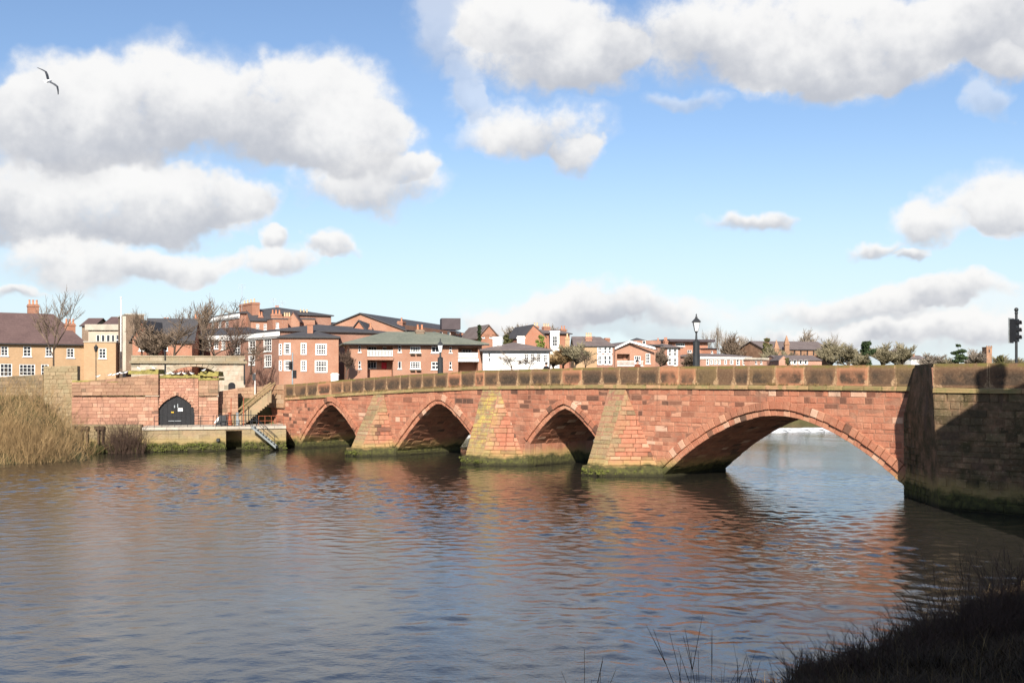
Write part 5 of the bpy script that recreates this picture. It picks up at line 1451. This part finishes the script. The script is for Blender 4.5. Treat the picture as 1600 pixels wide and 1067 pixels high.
# signal and sign at the left end
def small_pole(px, py0, py1, d, r, mat, name, label, cat):
    b = W(px, py1, d); tpt = W(px, py0, d); t = thing(name, b - Vector((0, 0, .6)), label, cat)
    mb = MB(); mb.tube([b - Vector((0, 0, .6)), tpt], r, 8); mb.build('pole', M[mat], t); return t, b, tpt
t, b, tp = small_pole(457, 551, 599, 108, .075, 'steel', 'traffic_signal', 'grey traffic signal pole in front of the orange brick house at the left bridge end', 'traffic light')
mb = MB(); mb.box(W(453.5, 578, 108) + Vector((-.05, -.2, 0)), (.30, .1, 0), (-.1, .3, 0), (0, 0, .85)); h_ = mb.build('signal_head', M['black'], t)
for i in range(3):
    q = W(455, 575.5 - i * 3.9, 108) + Vector((0, -.22, 0)); mb = MB(); mb.tube([q, q + Vector((.02, -.12, 0))], .09, 8); mb.build('lens', M['lens'], h_)
mb = MB(); mb.box(W(456, 591, 108) + Vector((.1, -.1, 0)), (.32, .1, 0), (0, .25, 0), (0, 0, .8)); h_ = mb.build('signal_head', M['black'], t)
t, b, tp = small_pole(398.5, 583, 607, 108, .05, 'white', 'sign_post', 'slim white sign post near the stairs', 'sign')
mb = MB(); mb.box(W(395, 594, 108) + Vector((0, -.12, 0)), (.28, 0, 0), (0, .04, 0), (0, 0, .65)); mb.build('sign_plate', M['iron'], t)
t, b, tp = small_pole(150, 549, 588, 118, .05, 'iron', 'street_lamp', 'thin old street lamp in front of the flat topped tan block', 'lamp post')
mb = MB(); mb.lathe(tp, [(.04, -.1), (.14, 0), (.24, .42), (.28, .44), (.05, .68), (.03, .8)], 6); mb.build('lantern', M['iron'], t)
t, b, tp = small_pole(189, 465, 568, 137, .07, 'white', 'flagpole', 'tall white flagpole beside the brown brick tower', 'flagpole')
mb = MB(); mb.ball(tp, .13); mb.build('finial', M['white'], t)
# small white cabinet by the orange house
cab = thing('street_cabinet', W(522, 597, 112), 'small white street cabinet below the orange brick house', 'cabinet')
p = W(517, 600, 112); mb = MB(); mb.box(p, (.75, 0, 0), (0, .5, 0), (0, 0, .95)); mb.build('body', M['white'], cab)
mb = MB(); mb.hexa([p + Vector((-.08, -.08, .95)), p + Vector((.83, -.08, .95)), p + Vector((.83, .58, .95)), p + Vector((-.08, .58, .95))], [p + Vector((.1, .1, 1.12)), p + Vector((.65, .1, 1.12)), p + Vector((.65, .4, 1.12)), p + Vector((.1, .4, 1.12))]); mb.build('lid', M['white'], cab)

# ------------------------------------------------------------------ trees and scrub
def segs_mesh(segs):
    """3-sided tapered twigs as arrays"""
    A = np.array([s[0] for s in segs]); B = np.array([s[1] for s in segs]); ra = np.array([s[2] for s in segs]); rb = np.array([s[3] for s in segs])
    D = B - A; D /= (np.linalg.norm(D, axis=1, keepdims=True) + 1e-9)
    ref = np.where(np.abs(D[:, 2:3]) > 0.9, np.array([[1.0, 0, 0]]), np.array([[0, 0, 1.0]]))
    X = np.cross(D, ref); X /= (np.linalg.norm(X, axis=1, keepdims=True) + 1e-9); Y = np.cross(D, X)
    n = len(segs); V = np.zeros((n, 6, 3))
    for k in range(3):
        c, s_ = math.cos(2.0944 * k), math.sin(2.0944 * k)
        V[:, k] = A + (X * c + Y * s_) * ra[:, None]; V[:, 3 + k] = B + (X * c + Y * s_) * rb[:, None]
    i = np.arange(n)[:, None] * 6
    Fc = np.stack([np.concatenate([i + k, i + (k + 1) % 3, i + 3 + (k + 1) % 3, i + 3 + k], 1) for k in range(3)], 1).reshape(-1, 4)
    return V.reshape(-1, 3), Fc
def grow(seed, levels=5, upright=0.5, spread=0.6, first=0.32, r0=0.020, kids=(3, 5), shrink=0.72, twig=0.0022):
    """unit-height bare tree; returns trunk and crown segments"""
    rs = random.Random(seed); trunk, crown = [], []
    def br(p, d, ln, r, lev):
        n = 3; cur = Vector(p); dv = Vector(d)
        pts = [cur.copy()]
        for i in range(n):
            dv = (dv + Vector((rs.uniform(-1, 1), rs.uniform(-1, 1), rs.uniform(-.4, 1) * upright)) * 0.16).normalized()
            nx_ = cur + dv * ln / n
            ra = max(r * (1 - .3 * i / n), twig); rb = max(r * (1 - .3 * (i + 1) / n), twig)
            (trunk if lev <= 1 else crown).append((tuple(cur), tuple(nx_), ra, rb)); cur = nx_; pts.append(cur.copy())
        if lev >= levels: return
        k = rs.randint(*kids)
        for j in range(k):
            f = rs.uniform(0.35, 1.0) if lev else rs.uniform(0.65, 1.0)
            q = pts[0].lerp(pts[-1], f) if f < 1 else pts[-1]
            idx = min(int(f * n), n - 1); q = pts[idx].lerp(pts[idx + 1], f * n - idx)
            side = Vector((rs.uniform(-1, 1), rs.uniform(-1, 1), rs.uniform(-.15, .6))).normalized()
            nd = (dv * (1 - spread) + side * spread + Vector((0, 0, upright * .25))).normalized()
            br(q, nd, ln * shrink * rs.uniform(.7, 1.1), r * 0.58, lev + 1)
        br(cur, dv, ln * shrink, r * 0.68, lev + 1)
    br(Vector((0, 0, 0)), Vector((0, 0, 1)), first, r0, 0)
    return trunk, crown
PROTO = {}
def proto(key, **kw):
    t, c = grow(**kw)
    top = max(max(s[1][2] for s in c), max(s[1][2] for s in t))
    wid = float(np.percentile([math.hypot(s[1][0], s[1][1]) for s in c], 88))
    sc = lambda S: [tuple(np.array(s[0]) / top) for s in S]
    def mk(S, name, mat):
        V_, F_ = segs_mesh([(np.array(s[0]) / top, np.array(s[1]) / top, s[2] / top, s[3] / top) for s in S])
        me = bpy.data.meshes.new(name); me.from_pydata([tuple(v) for v in V_], [], [tuple(f) for f in F_]); me.materials.append(M[mat]); return me
    PROTO[key] = (mk(t, 'trunk', kw.get('mat', 'bark')) if False else mk(t, 'trunk', 'bark'), mk(c, 'crown', 'twig'), wid / top)
proto('a', seed=3, levels=5, upright=.5, spread=.62, kids=(2, 4), shrink=.76, twig=.0011)
proto('b', seed=11, levels=5, upright=.35, spread=.70, first=.24, kids=(2, 4), shrink=.78, twig=.0011)
proto('c', seed=23, levels=5, upright=.8, spread=.52, first=.28, kids=(2, 4), shrink=.76, twig=.0011)
proto('d', seed=31, levels=4, upright=.6, spread=.7, first=.14, r0=.014, kids=(5, 7), twig=.0019)
MESHMAT = {}
def bare_tree(px, d, base_py, top_py, width_px, key, label, mat='twig', group='bare trees behind the bridge', rz=None, twk=1.0):
    b = W(px, base_py, d); top = W(px, top_py, d); hgt = top.z - b.z
    tm, cm, wr = PROTO[key]
    mk = (key, mat)
    if mk not in MESHMAT:
        c2 = cm.copy(); c2.materials[0] = M[mat]; MESHMAT[mk] = c2
    e = thing('bare_tree', b, label, 'tree', group)
    sx = (width_px / F * d / 2) / (wr * hgt) if width_px else 1.0
    sx = min(max(sx, 0.35), 2.2)
    e.scale = (hgt * sx, hgt * sx, hgt); e.rotation_euler = (0, 0, rz if rz is not None else random.uniform(0, 6.28))
    for nm, me in (('trunk', tm), ('crown', MESHMAT[mk])):
        o = bpy.data.objects.new(nm, me); link(o, e)
    return e
bt = bare_tree
bt(83, 114, 590, 446, 62, 'a', 'tall bare tree in front of the long tan house', 'twig', 'bare trees around the gate')
bt(222, 128, 575, 476, 44, 'c', 'thin bare tree before the red brick gable by the tower', 'twig', 'bare trees around the gate')
bt(272, 126, 575, 480, 70, 'b', 'bare tree leaning over the pale gateway arch', 'twig', 'bare trees around the gate')
bt(286, 150, 560, 473, 60, 'a', 'bare tree left of the tallest bare tree above the terrace', 'twig', 'bare trees around the gate')
bt(314, 132, 575, 457, 62, 'c', 'tallest bare tree rising in front of the terrace', 'twig', 'bare trees around the gate')
bt(336, 128, 575, 500, 60, 'b', 'low spreading bare tree in front of the terrace cornice', 'twig', 'bare trees around the gate')
bt(362, 122, 580, 488, 66, 'a', 'dense bare tree before the corner house', 'twig_dark', 'bare trees around the gate')
bt(392, 123, 585, 522, 50, 'b', 'low bare tree half hiding the corner house windows', 'twig', 'bare trees around the gate')
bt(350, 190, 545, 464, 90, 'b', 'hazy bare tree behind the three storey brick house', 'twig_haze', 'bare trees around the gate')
bt(247, 128, 575, 505, 50, 'd', 'bushy bare tree beside the red brick house', 'twig', 'bare trees around the gate')
bt(540, 116, 590, 543, 18, 'd', 'small dark bare tree left of the brick flats', 'twig_dark')
bt(800, 114, 583, 546, 46, 'b', 'bare shrub against the white cottage wall', 'twig')
bt(826, 114, 583, 552, 36, 'a', 'low bare shrub before the cottage windows', 'twig')
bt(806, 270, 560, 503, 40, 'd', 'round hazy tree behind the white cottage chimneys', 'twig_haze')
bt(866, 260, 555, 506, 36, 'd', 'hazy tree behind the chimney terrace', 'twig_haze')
bt(880, 140, 582, 536, 42, 'd', 'dense tan thicket left of the tan brick house', 'twig_tan')
bt(896, 138, 582, 532, 40, 'd', 'brown thicket against the tan brick house', 'twig_olive')
bt(866, 138, 582, 550, 40, 'd', 'low tan thicket right of the white cottage', 'twig_tan')
bt(915, 136, 582, 545, 34, 'b', 'bare creeper-like tree on the tan brick wall', 'twig')
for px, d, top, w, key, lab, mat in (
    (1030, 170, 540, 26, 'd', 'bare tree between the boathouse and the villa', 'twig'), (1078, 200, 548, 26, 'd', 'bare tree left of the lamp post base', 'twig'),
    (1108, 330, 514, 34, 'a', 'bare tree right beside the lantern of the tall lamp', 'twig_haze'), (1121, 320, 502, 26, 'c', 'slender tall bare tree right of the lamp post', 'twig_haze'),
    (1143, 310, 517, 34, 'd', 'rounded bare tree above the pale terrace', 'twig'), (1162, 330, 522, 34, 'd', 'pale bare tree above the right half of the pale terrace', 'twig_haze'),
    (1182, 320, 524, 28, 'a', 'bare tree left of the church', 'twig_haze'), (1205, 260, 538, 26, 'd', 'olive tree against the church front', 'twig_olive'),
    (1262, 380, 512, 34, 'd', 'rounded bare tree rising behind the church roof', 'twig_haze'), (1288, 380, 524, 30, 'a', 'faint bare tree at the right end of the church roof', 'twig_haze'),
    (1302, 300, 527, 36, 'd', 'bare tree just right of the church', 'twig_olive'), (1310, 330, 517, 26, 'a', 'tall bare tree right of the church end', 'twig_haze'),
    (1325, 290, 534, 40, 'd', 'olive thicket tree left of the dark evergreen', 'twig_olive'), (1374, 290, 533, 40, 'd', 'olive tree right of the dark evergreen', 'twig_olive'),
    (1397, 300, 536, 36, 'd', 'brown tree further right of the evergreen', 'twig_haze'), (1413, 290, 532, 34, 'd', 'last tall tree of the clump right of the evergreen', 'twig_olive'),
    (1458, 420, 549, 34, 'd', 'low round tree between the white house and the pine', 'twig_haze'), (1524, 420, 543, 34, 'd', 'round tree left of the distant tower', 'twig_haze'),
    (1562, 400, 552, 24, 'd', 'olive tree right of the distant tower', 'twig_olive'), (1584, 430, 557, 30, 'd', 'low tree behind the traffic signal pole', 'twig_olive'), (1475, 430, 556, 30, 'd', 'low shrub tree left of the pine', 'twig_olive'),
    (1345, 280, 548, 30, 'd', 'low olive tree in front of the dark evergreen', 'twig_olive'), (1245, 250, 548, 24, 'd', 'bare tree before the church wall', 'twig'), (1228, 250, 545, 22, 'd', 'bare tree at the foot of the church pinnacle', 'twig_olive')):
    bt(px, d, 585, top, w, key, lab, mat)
def leafy(name, px, d, base_py, top_py, width_px, mat, label, n=1500, leaf=0.35, shape='round', gaps=0.45):
    b = W(px, base_py, d); hgt = W(px, top_py, d).z - b.z; rad = width_px / F * d / 2
    t = thing(name, b, label, 'tree')
    mb = MB(); mb.tube([b, b + Vector((0.05, 0, hgt * .5)), b + Vector((0, 0, hgt * .92))], [rad * .09 + .05, rad * .05 + .04, .02], 6); mb.build('trunk', M['bark'], t)
    rs = np.random.default_rng(int(px)); cl = []
    for _ in range({'pine': 13, 'cone': 90}.get(shape, 34)):
        z = rs.uniform(0.15, 1.0)
        if shape == 'cone': rr = (1.02 - z) * rs.uniform(.2, 1.0)
        elif shape == 'pine': z = rs.uniform(.35, 1); rr = rs.uniform(0, 1) * (1.15 - z * .7)
        else: rr = math.sqrt(max(1 - ((z - .5) / .52) ** 2, 0)) * rs.uniform(.1, .95)
        a = rs.uniform(0, 6.28); cl.append((b.x + rad * rr * math.cos(a), b.y + rad * rr * math.sin(a), b.z + hgt * z, rad * rs.uniform(.2, .42)))
    V_, F_ = [], []
    for i in range(n):
        c = cl[rs.integers(len(cl))]; dv = rs.normal(size=3); dv /= np.linalg.norm(dv); r = c[3] * rs.uniform(.5, 1.05)
        p = np.array(c[:3]) + dv * r * np.array((1, 1, .75 if shape != 'pine' else .4)); p[2] = min(p[2], b.z + hgt)
        u = rs.normal(size=3); u /= np.linalg.norm(u); w = np.cross(u, rs.normal(size=3)); w /= np.linalg.norm(w); s = leaf * rs.uniform(.5, 1.2)
        k = len(V_); V_ += [p - u * s, p + w * s * .45, p + u * s, p - w * s * .45]; F_.append((k, k + 1, k + 2, k + 3))
    fast_mesh('crown', np.array(V_), np.array(F_), M[mat], t)
leafy('conifer', 749, 150, 575, 509, 11, 'leaf_dark', 'narrow dark conifer beside the brown brick gable', 1800, .22, 'cone')
leafy('evergreen_tree', 1352, 285, 580, 534, 28, 'leaf_dark', 'dark evergreen among the bare trees at right', 2500, .45)
leafy('pine_tree', 1497, 400, 580, 537, 34, 'leaf_dark', 'dark spreading pine left of the distant tower', 1800, .55, 'pine')
leafy('evergreen_tree', 1199, 262, 580, 530, 16, 'leaf_olive', 'olive evergreen beside the church pinnacle', 1500, .4)
leafy('spring_bush', 845, 168, 560, 525, 15, 'leaf_bright', 'pale green bush in front of the red gable end', 1200, .25)
leafy('evergreen_bush', 792, 160, 560, 524, 18, 'leaf_olive', 'green bush between the brown gable and the cottage chimneys', 1200, .25)
leafy('evergreen_bush', 1563, 395, 580, 555, 14, 'leaf_olive', 'small olive bush just right of the distant tower', 800, .4)
leafy('evergreen_bush', 1230, 228, 580, 560, 10, 'leaf_olive', 'small bush before the almshouse gable', 600, .25)
# stems fanning from a base: willow scrub
def shrub(name, base, n, hmin, hmax, lean, mat, label, r=0.014, spread=1.6, bias=(0, 0), forks=2, group=None, cat='shrub'):
    t = thing(name, base, label, cat, group); segs = []
    for _ in range(n):
        a = random.uniform(0, 6.28); rr = spread * math.sqrt(random.random())
        p = Vector((base.x + rr * math.cos(a), base.y + rr * math.sin(a), base.z + random.uniform(-.2, .2)))
        p.z = max(float(ground_z(p.x, p.y)), -0.3)
        h = random.uniform(hmin, hmax); ln = random.uniform(*lean); b = random.uniform(0, 6.28)
        dirv = Vector((math.cos(b) * ln + bias[0] * random.random(), math.sin(b) * ln + bias[1] * random.random(), 1)).normalized()
        k = 5; rad = r * random.uniform(.6, 1.3); pts = [p]
        for i in range(k):
            dirv = (dirv + Vector((random.uniform(-.12, .12) + dirv.x * .06, random.uniform(-.12, .12) + dirv.y * .06, random.uniform(-.10, .06)))).normalized()
            pts.append(pts[-1] + dirv * h / k)
            segs.append((tuple(pts[-2]), tuple(pts[-1]), rad * (1 - i / k * .75), rad * (1 - (i + 1) / k * .75)))
        for _ in range(forks):
            i = random.randint(1, k - 1); d2 = (pts[i + 1] - pts[i]).normalized() + Vector((random.uniform(-.6, .6), random.uniform(-.6, .6), random.uniform(-.1, .5)))
            q = pts[i] + d2.normalized() * h * random.uniform(.15, .35); segs.append((tuple(pts[i]), tuple(q), rad * .6, rad * .2))
    V_, F_ = segs_mesh(segs); fast_mesh('stems', V_, F_, M[mat], t)
    return t
for i, (px, py, d, n, h0, h1, lab) in enumerate((
    (-25, 722, 88, 330, 1.8, 4.6, 'tan willow shrub at the left edge of the frame'), (15, 723, 87, 360, 1.5, 4.0, 'tan willow shrub beside the water below the tan house'),
    (52, 721, 88, 360, 1.2, 3.5, 'broad tan willow shrub below the stone pier'), (88, 716, 90, 280, 1.0, 3.0, 'tan willow shrub at the foot of the mill wall'),
    (40, 690, 95, 260, 1.4, 3.4, 'taller tan willow shrub behind the waterside willows'), (100, 690, 95, 150, 1.2, 3.0, 'thin tan willow shrub beside the timber posts'))):
    b = W(px, py, d); b.z = float(ground_z(b.x, b.y))
    shrub('willow_shrub', b, n, h0, h1, (.15, 1.0), 'twig_tan', lab, r=.014, spread=2.8, bias=(.35, -.25), forks=3, group='willow shrubs on the far bank')
b = QP(190, 706, -.3); shrub('bramble_shrub', Vector((b.x, b.y, 0)), 420, 1.2, 3.8, (.1, .7), 'twig_dark', 'dark purple brown shrub in front of the bank wall', r=.016, spread=1.1, forks=3)
b = QP(212, 706, -.3); shrub('bramble_shrub', Vector((b.x, b.y, 0)), 260, .8, 2.6, (.1, .8), 'twig_dark', 'low dark shrub against the left end of the quay', r=.016, spread=.9, forks=3)
# tufts: weed along the water line, dry grass on the string course
def tufts(name, pts, mat, hmin, hmax, w, label, per=6, lean=.5):
    V_, F_ = [], []
    for p in pts:
        for _ in range(per):
            a = random.uniform(0, 6.28); h = random.uniform(hmin, hmax); l_ = random.uniform(0, lean) * h
            q = Vector(p) + Vector((random.gauss(0, w * 3), random.gauss(0, w * 3), 0)); tip = q + Vector((math.cos(a) * l_, math.sin(a) * l_, h)); sd = Vector((-math.sin(a), math.cos(a), 0)) * w
            mid = q.lerp(tip, .55) + Vector((0, 0, h * .12))
            k = len(V_); V_ += [tuple(q - sd), tuple(q + sd), tuple(mid + sd * .8), tuple(mid - sd * .8), tuple(tip + sd * .15), tuple(tip - sd * .15)]; F_ += [(k, k + 1, k + 2, k + 3), (k + 3, k + 2, k + 4, k + 5)]
    o = fast_mesh(name, np.array(V_), np.array(F_), M[mat]); return tag(o, label, kind='stuff')
wp = []
for _ in range(260):
    a = random.uniform(0, qL)
    if sl0 - .1 < a < sl1 + .1: continue
    wp.append(Q(a, -random.uniform(0.05, .2), random.uniform(.05, .75)))
for n0, n1, reach, e0, e1, nm in PIERS:
    for _ in range(34):
        f = random.random() ** 2; s_ = random.random()
        wp.append(P(n0 + (n1 - n0) * f, reach + .25, random.uniform(.1, .5)) if s_ < .55 else P(n1 + (e1 - n1) * f, (reach + .22) * (1 - f) + .12, random.uniform(.1, .4)))
tufts('river_weed', wp, 'weed', .04, .16, .035, 'green weed hanging along the waterline of quay and piers', 5)
gp = [P(u, random.uniform(.08, .16), sz(u) + .26) for u in (random.uniform(-2.5, 60.5) for _ in range(800)) if fbm(u * .6, 0.0, 5, 3) > -.15]
tufts('parapet_grass', gp, 'straw', .05, .20, .012, 'dry grass along the ledge below the parapet', 4, .9)
tp = []
for _ in range(600):
    px, py = random.uniform(-30, 225), random.uniform(690, 716); b = W(px, py, 11475 / (py - 590)); z = float(ground_z(b.x, b.y))
    if z > -.2: tp.append(Vector((b.x, b.y, z)))
for _ in range(240):
    a = random.uniform(QA(112)[0], 0); tp.append(Q(a, random.uniform(-.8, .4), random.uniform(-.05, .35)))
tufts('bank_weeds', tp, 'leaf_olive', .15, .6, .03, 'green and brown weeds along the far bank', 7)

# ------------------------------------------------------------------ foreground bank
fp_, fd = [], []
cnt = 0
while cnt < 9000:
    u = random.uniform(74.6, 85.5); v = random.uniform(8, 54); p = P(u, v, 0); px = 800 + F * p.x / p.y
    if not (1040 < px < 1680): continue
    z = float(ground_z(p.x, p.y)); 
    if H - z < 0.2 or 590 + (H - z) / p.y * F > 1150: continue
    (fd if random.random() < .8 else fp_).append(Vector((p.x, p.y, z - .03))); cnt += 1
tufts('bank_grass', fd, 'straw_dark', .05, .42, .008, 'dark rough grass on the near bank', 7, 1.8)
tufts('dry_stalks', fp_[::2], 'straw', .15, .65, .006, 'pale dry grass stalks on the near bank', 2, 1.3)
def stalk_group(px, d, py_top, n, name, label, mat, r=.010, sp=.18):
    x, y = (px - 800) / F * d, d; z = float(ground_z(x, y)); h = H - (py_top - YH) / F * d - z
    shrub(name, Vector((x, y, z)), n, h * .6, h * 1.05, (.0, .18), mat, label, r=r, spread=sp, forks=2, cat='plant')
for px, d, top, n, lab in ((925, 14, 985, 9, 'pale dead stalks left of the near bank at the bottom edge'), (905, 13.5, 1010, 4, 'leftmost dead stalks at the bottom edge'), (1105, 15, 985, 10, 'dark upright dead stalks beside the near bank'), (1090, 14.5, 1015, 5, 'short dark stalks left of the bank tip'), (1160, 16, 990, 5, 'dark dead stalk standing at the bank tip')):
    stalk_group(px, d, top, n, 'dead_stalks', lab, 'straw' if px < 1000 else 'straw_dark')
for px, d, top, n, lab, sp in ((1595, 27, 840, 150, 'dark bare bramble at the right edge of the bank', 1.0), (1560, 25, 872, 140, 'dark bare bramble left of the one at the right edge', 1.0), (1515, 26, 890, 120, 'low dark bramble above the bank grass', .9), (1450, 25, 925, 100, 'thin bramble halfway down the bank', .8), (1380, 24, 962, 100, 'thin bramble near the lower end of the bank', .8), (1290, 23, 995, 100, 'low bramble at the tip of the bank', .8)):
    x, y = (px - 800) / F * d, d; z = float(ground_z(x, y)); h = H - (top - YH) / F * d - z
    shrub('bank_bramble', Vector((x, y, z)), n, h * .45, h * 1.05, (.1, .9), 'twig_dark', lab, r=.009, spread=sp * 1.5, forks=4, group='brambles on the near bank')

# ------------------------------------------------------------------ people on the bridge
def skin_mesh(name, joints, edges, mat, parent, sub=1):
    me = bpy.data.meshes.new(name); me.from_pydata([j[:3] for j in joints], edges, []); me.materials.append(mat)
    o = bpy.data.objects.new(name, me); link(o, parent)
    md = o.modifiers.new('Skin', 'SKIN'); md.use_smooth_shade = True
    for i, j in enumerate(joints):
        sv = me.skin_vertices[0].data[i]; r = j[3] if isinstance(j[3], tuple) else (j[3], j[3]); sv.radius = r; sv.use_root = (i == 0)
    s = o.modifiers.new('Subdivision', 'SUBSURF'); s.levels = sub; s.render_levels = sub
    return o
def person(px, v, label, coat, turn):
    u = u_at(px, v); c = P(u, v, sz(u) + .25)
    t = thing('person', c, label, 'person', 'people crossing the bridge'); t.rotation_euler = (0, 0, turn)
    J = [(0, 0, .92, .13), (0, 0, 1.18, .13), (0, 0, 1.38, (.16, .11)), (0, .01, 1.50, .055), (0, .02, 1.58, .075), (0, .02, 1.68, .098), (0, .02, 1.76, .07),
         (.19, 0, 1.40, .06), (.25, -.02, 1.14, .048), (.25, .08, .92, .038), (.25, .12, .84, .035), (-.19, 0, 1.40, .06), (-.25, .02, 1.14, .048), (-.25, .1, .92, .038), (-.25, .14, .84, .035),
         (.10, 0, .85, .09), (.11, .05, .48, .065), (.11, -.02, .08, .045), (.11, .13, .04, .04), (-.10, 0, .85, .09), (-.11, -.08, .48, .065), (-.11, -.18, .08, .045), (-.11, -.05, .04, .04)]
    E = [(0, 1), (1, 2), (2, 3), (3, 4), (4, 5), (5, 6), (2, 7), (7, 8), (8, 9), (9, 10), (2, 11), (11, 12), (12, 13), (13, 14), (0, 15), (15, 16), (16, 17), (17, 18), (0, 19), (19, 20), (20, 21), (21, 22)]
    skin_mesh('body', J, E, M['skin'], t)
    JC = [(0, 0, .80, .20), (0, 0, 1.05, .17), (0, 0, 1.38, (.20, .145)), (0, .0, 1.49, .075), (.20, 0, 1.40, .085), (.26, -.02, 1.14, .07), (.26, .08, .92, .058), (-.20, 0, 1.40, .085), (-.26, .02, 1.14, .07), (-.26, .1, .92, .058)]
    skin_mesh('coat', JC, [(0, 1), (1, 2), (2, 3), (2, 4), (4, 5), (5, 6), (2, 7), (7, 8), (8, 9)], coat, t)
    JT = [(0, 0, .88, .15), (.10, 0, .82, .11), (.11, .05, .48, .085), (.11, -.02, .12, .07), (-.10, 0, .82, .11), (-.11, -.08, .48, .085), (-.11, -.18, .12, .07)]
    skin_mesh('trousers', JT, [(0, 1), (1, 2), (2, 3), (0, 4), (4, 5), (5, 6)], M['coat'], t)
    hb = MB(); hb.ball(Vector(c) + Vector((0, -.01, 1.71)), .112, 10, 8, (1, 1.08, .95)); hb.build('hair', M['hair'], t, smooth=True)
person(853.5, -1.6, 'pedestrian in a black coat behind the parapet near the white cottage', M['coat'], R(40))
person(996, -1.6, 'pedestrian in a brown top behind the parapet before the boathouse', M['coat_brown'], R(220))

# ------------------------------------------------------------------ gulls
def flying_gull(px, py, d):
    c = W(px, py, d); t = thing('flying_gull', c, 'white gull with dark wing tips gliding high at upper left', 'bird')
    b = MB(); b.ball((0, 0, 0), .075, 10, 8, (1, 2.6, 1)); 
    bo = MB()
    prof = [(-.30, .012, .0), (-.24, .035, 0), (-.12, .068, 0), (.02, .078, 0), (.12, .062, .0), (.17, .048, .015), (.22, .046, .02), (.26, .02, .015), (.30, .006, .0)]
    rings = [[Vector((r * math.cos(a), y, z + r * .9 * math.sin(a))) for a in np.linspace(0, 2 * math.pi, 9)[:-1]] for y, r, z in prof]
    for a, e in zip(rings[:-1], rings[1:]):
        for k in range(8): bo.poly([c + a[k], c + a[(k + 1) % 8], c + e[(k + 1) % 8], c + e[k]])
    bo.build('body', M['feather_white'], t, smooth=True)
    tl = MB(); tl.hexa([c + Vector(p) for p in ((-.02, -.24, 0), (.02, -.24, 0), (.10, -.42, 0), (-.10, -.42, 0))], [c + Vector(p) for p in ((-.02, -.24, .015), (.02, -.24, .015), (.10, -.42, .008), (-.10, -.42, .008))]); tl.build('tail', M['feather_white'], t)
    for s in (-1, 1):
        w = MB(); st = [(.04, .12, -.10, 0), (.25, .15, -.08, .10), (.40, .16, -.02, .13), (.55, .08, -.07, .08), (.72, -.06, -.13, .0)]
        def q(a, k, th): return c + Vector((s * a[0], a[k], a[3] + th))
        for a, e in zip(st[:3], st[1:3]): w.hexa([q(a, 1, 0), q(e, 1, 0), q(e, 2, 0), q(a, 2, 0)], [q(a, 1, .018), q(e, 1, .018), q(e, 2, .006), q(a, 2, .006)])
        wo2 = w.build('wing', M['feather_grey'], t)
        w = MB()
        for a, e in zip(st[2:4], st[3:5]): w.hexa([q(a, 1, 0), q(e, 1, 0), q(e, 2, 0), q(a, 2, 0)], [q(a, 1, .014), q(e, 1, .014), q(e, 2, .005), q(a, 2, .005)])
        w.build('wing_tip', M['feather_grey'], wo2)
    t.rotation_euler = (R(35), R(52), R(25)); return t
flying_gull(76, 127, 50)
def perched(px, py, d, label):
    c = W(px, py, d); t = thing('perched_gull', c, label, 'bird', 'gulls on the mossy wall')
    b = MB(); prof = [(-.20, .01, .10), (-.12, .05, .11), (0, .085, .12), (.10, .075, .14), (.15, .05, .18), (.18, .045, .22), (.22, .02, .23), (.26, .005, .22)]
    f = random.choice((-1, 1)); rings = [[Vector((f * y, r * math.cos(a), z + r * math.sin(a))) for a in np.linspace(0, 2 * math.pi, 8)[:-1]] for y, r, z in prof]
    for a, e in zip(rings[:-1], rings[1:]):
        for k in range(7): b.poly([c + a[k], c + a[(k + 1) % 7], c + e[(k + 1) % 7], c + e[k]])
    b.build('body', M['feather_white'], t, smooth=True)
    w = MB(); w.hexa([c + Vector((f * x, y, z)) for x, y, z in ((-.24, -.05, .11), (.06, -.08, .13), (.06, .08, .13), (-.24, .05, .11))], [c + Vector((f * x, y, z)) for x, y, z in ((-.22, -.02, .15), (.03, -.05, .205), (.03, .05, .205), (-.22, .02, .15))]); w.build('wings', M['greytank'], t)
    l_ = MB(); l_.tube([c + Vector((.01 * f, -.03, 0)), c + Vector((.01 * f, -.03, .08))], .008, 4); l_.build('leg', M['pot'], t); l_ = MB(); l_.tube([c + Vector((.01 * f, .03, 0)), c + Vector((.01 * f, .03, .08))], .008, 4); l_.build('leg', M['pot'], t)
ORD = ('leftmost', 'second', 'third', 'fourth', 'fifth', 'sixth', 'seventh', 'eighth', 'ninth', 'tenth', 'eleventh', 'twelfth', 'thirteenth', 'rightmost')
for gi, (px, py) in enumerate(((153, 590), (171, 588), (177, 588), (183, 586), (190, 585), (196, 584), (218, 577.5), (241, 577.5), (262, 585.5), (270, 585.5), (279, 585.5), (288, 585.5), (300, 585.5), (318, 580.5))):
    perched(px, py, QA(px, B1 + .8)[1], ('%s white gull perched on the mossy mill wall' if gi in (0, 13) else '%s white gull from the left on the mossy mill wall') % ORD[gi])
# television aerials
for px, py, d, lab in ((427, 466, 163, 'thin television aerial left of pair above the chimneys'), (441, 470, 163, 'thin television aerial right of pair above the chimneys'), (378, 444, 158, 'tall thin mast on the big chimney stack')):
    b = W(px, 486, d); tpp = W(px, py, d); mb = MB(); mb.tube([b, tpp], .035, 4)
    for i in range(3): mb.tube([tpp + Vector((-.5, 0, -.1 - .25 * i)), tpp + Vector((.5, .2, -.1 - .25 * i))], .025, 4)
    tag(mb.build('television_aerial', M['steel']), lab, 'aerial')
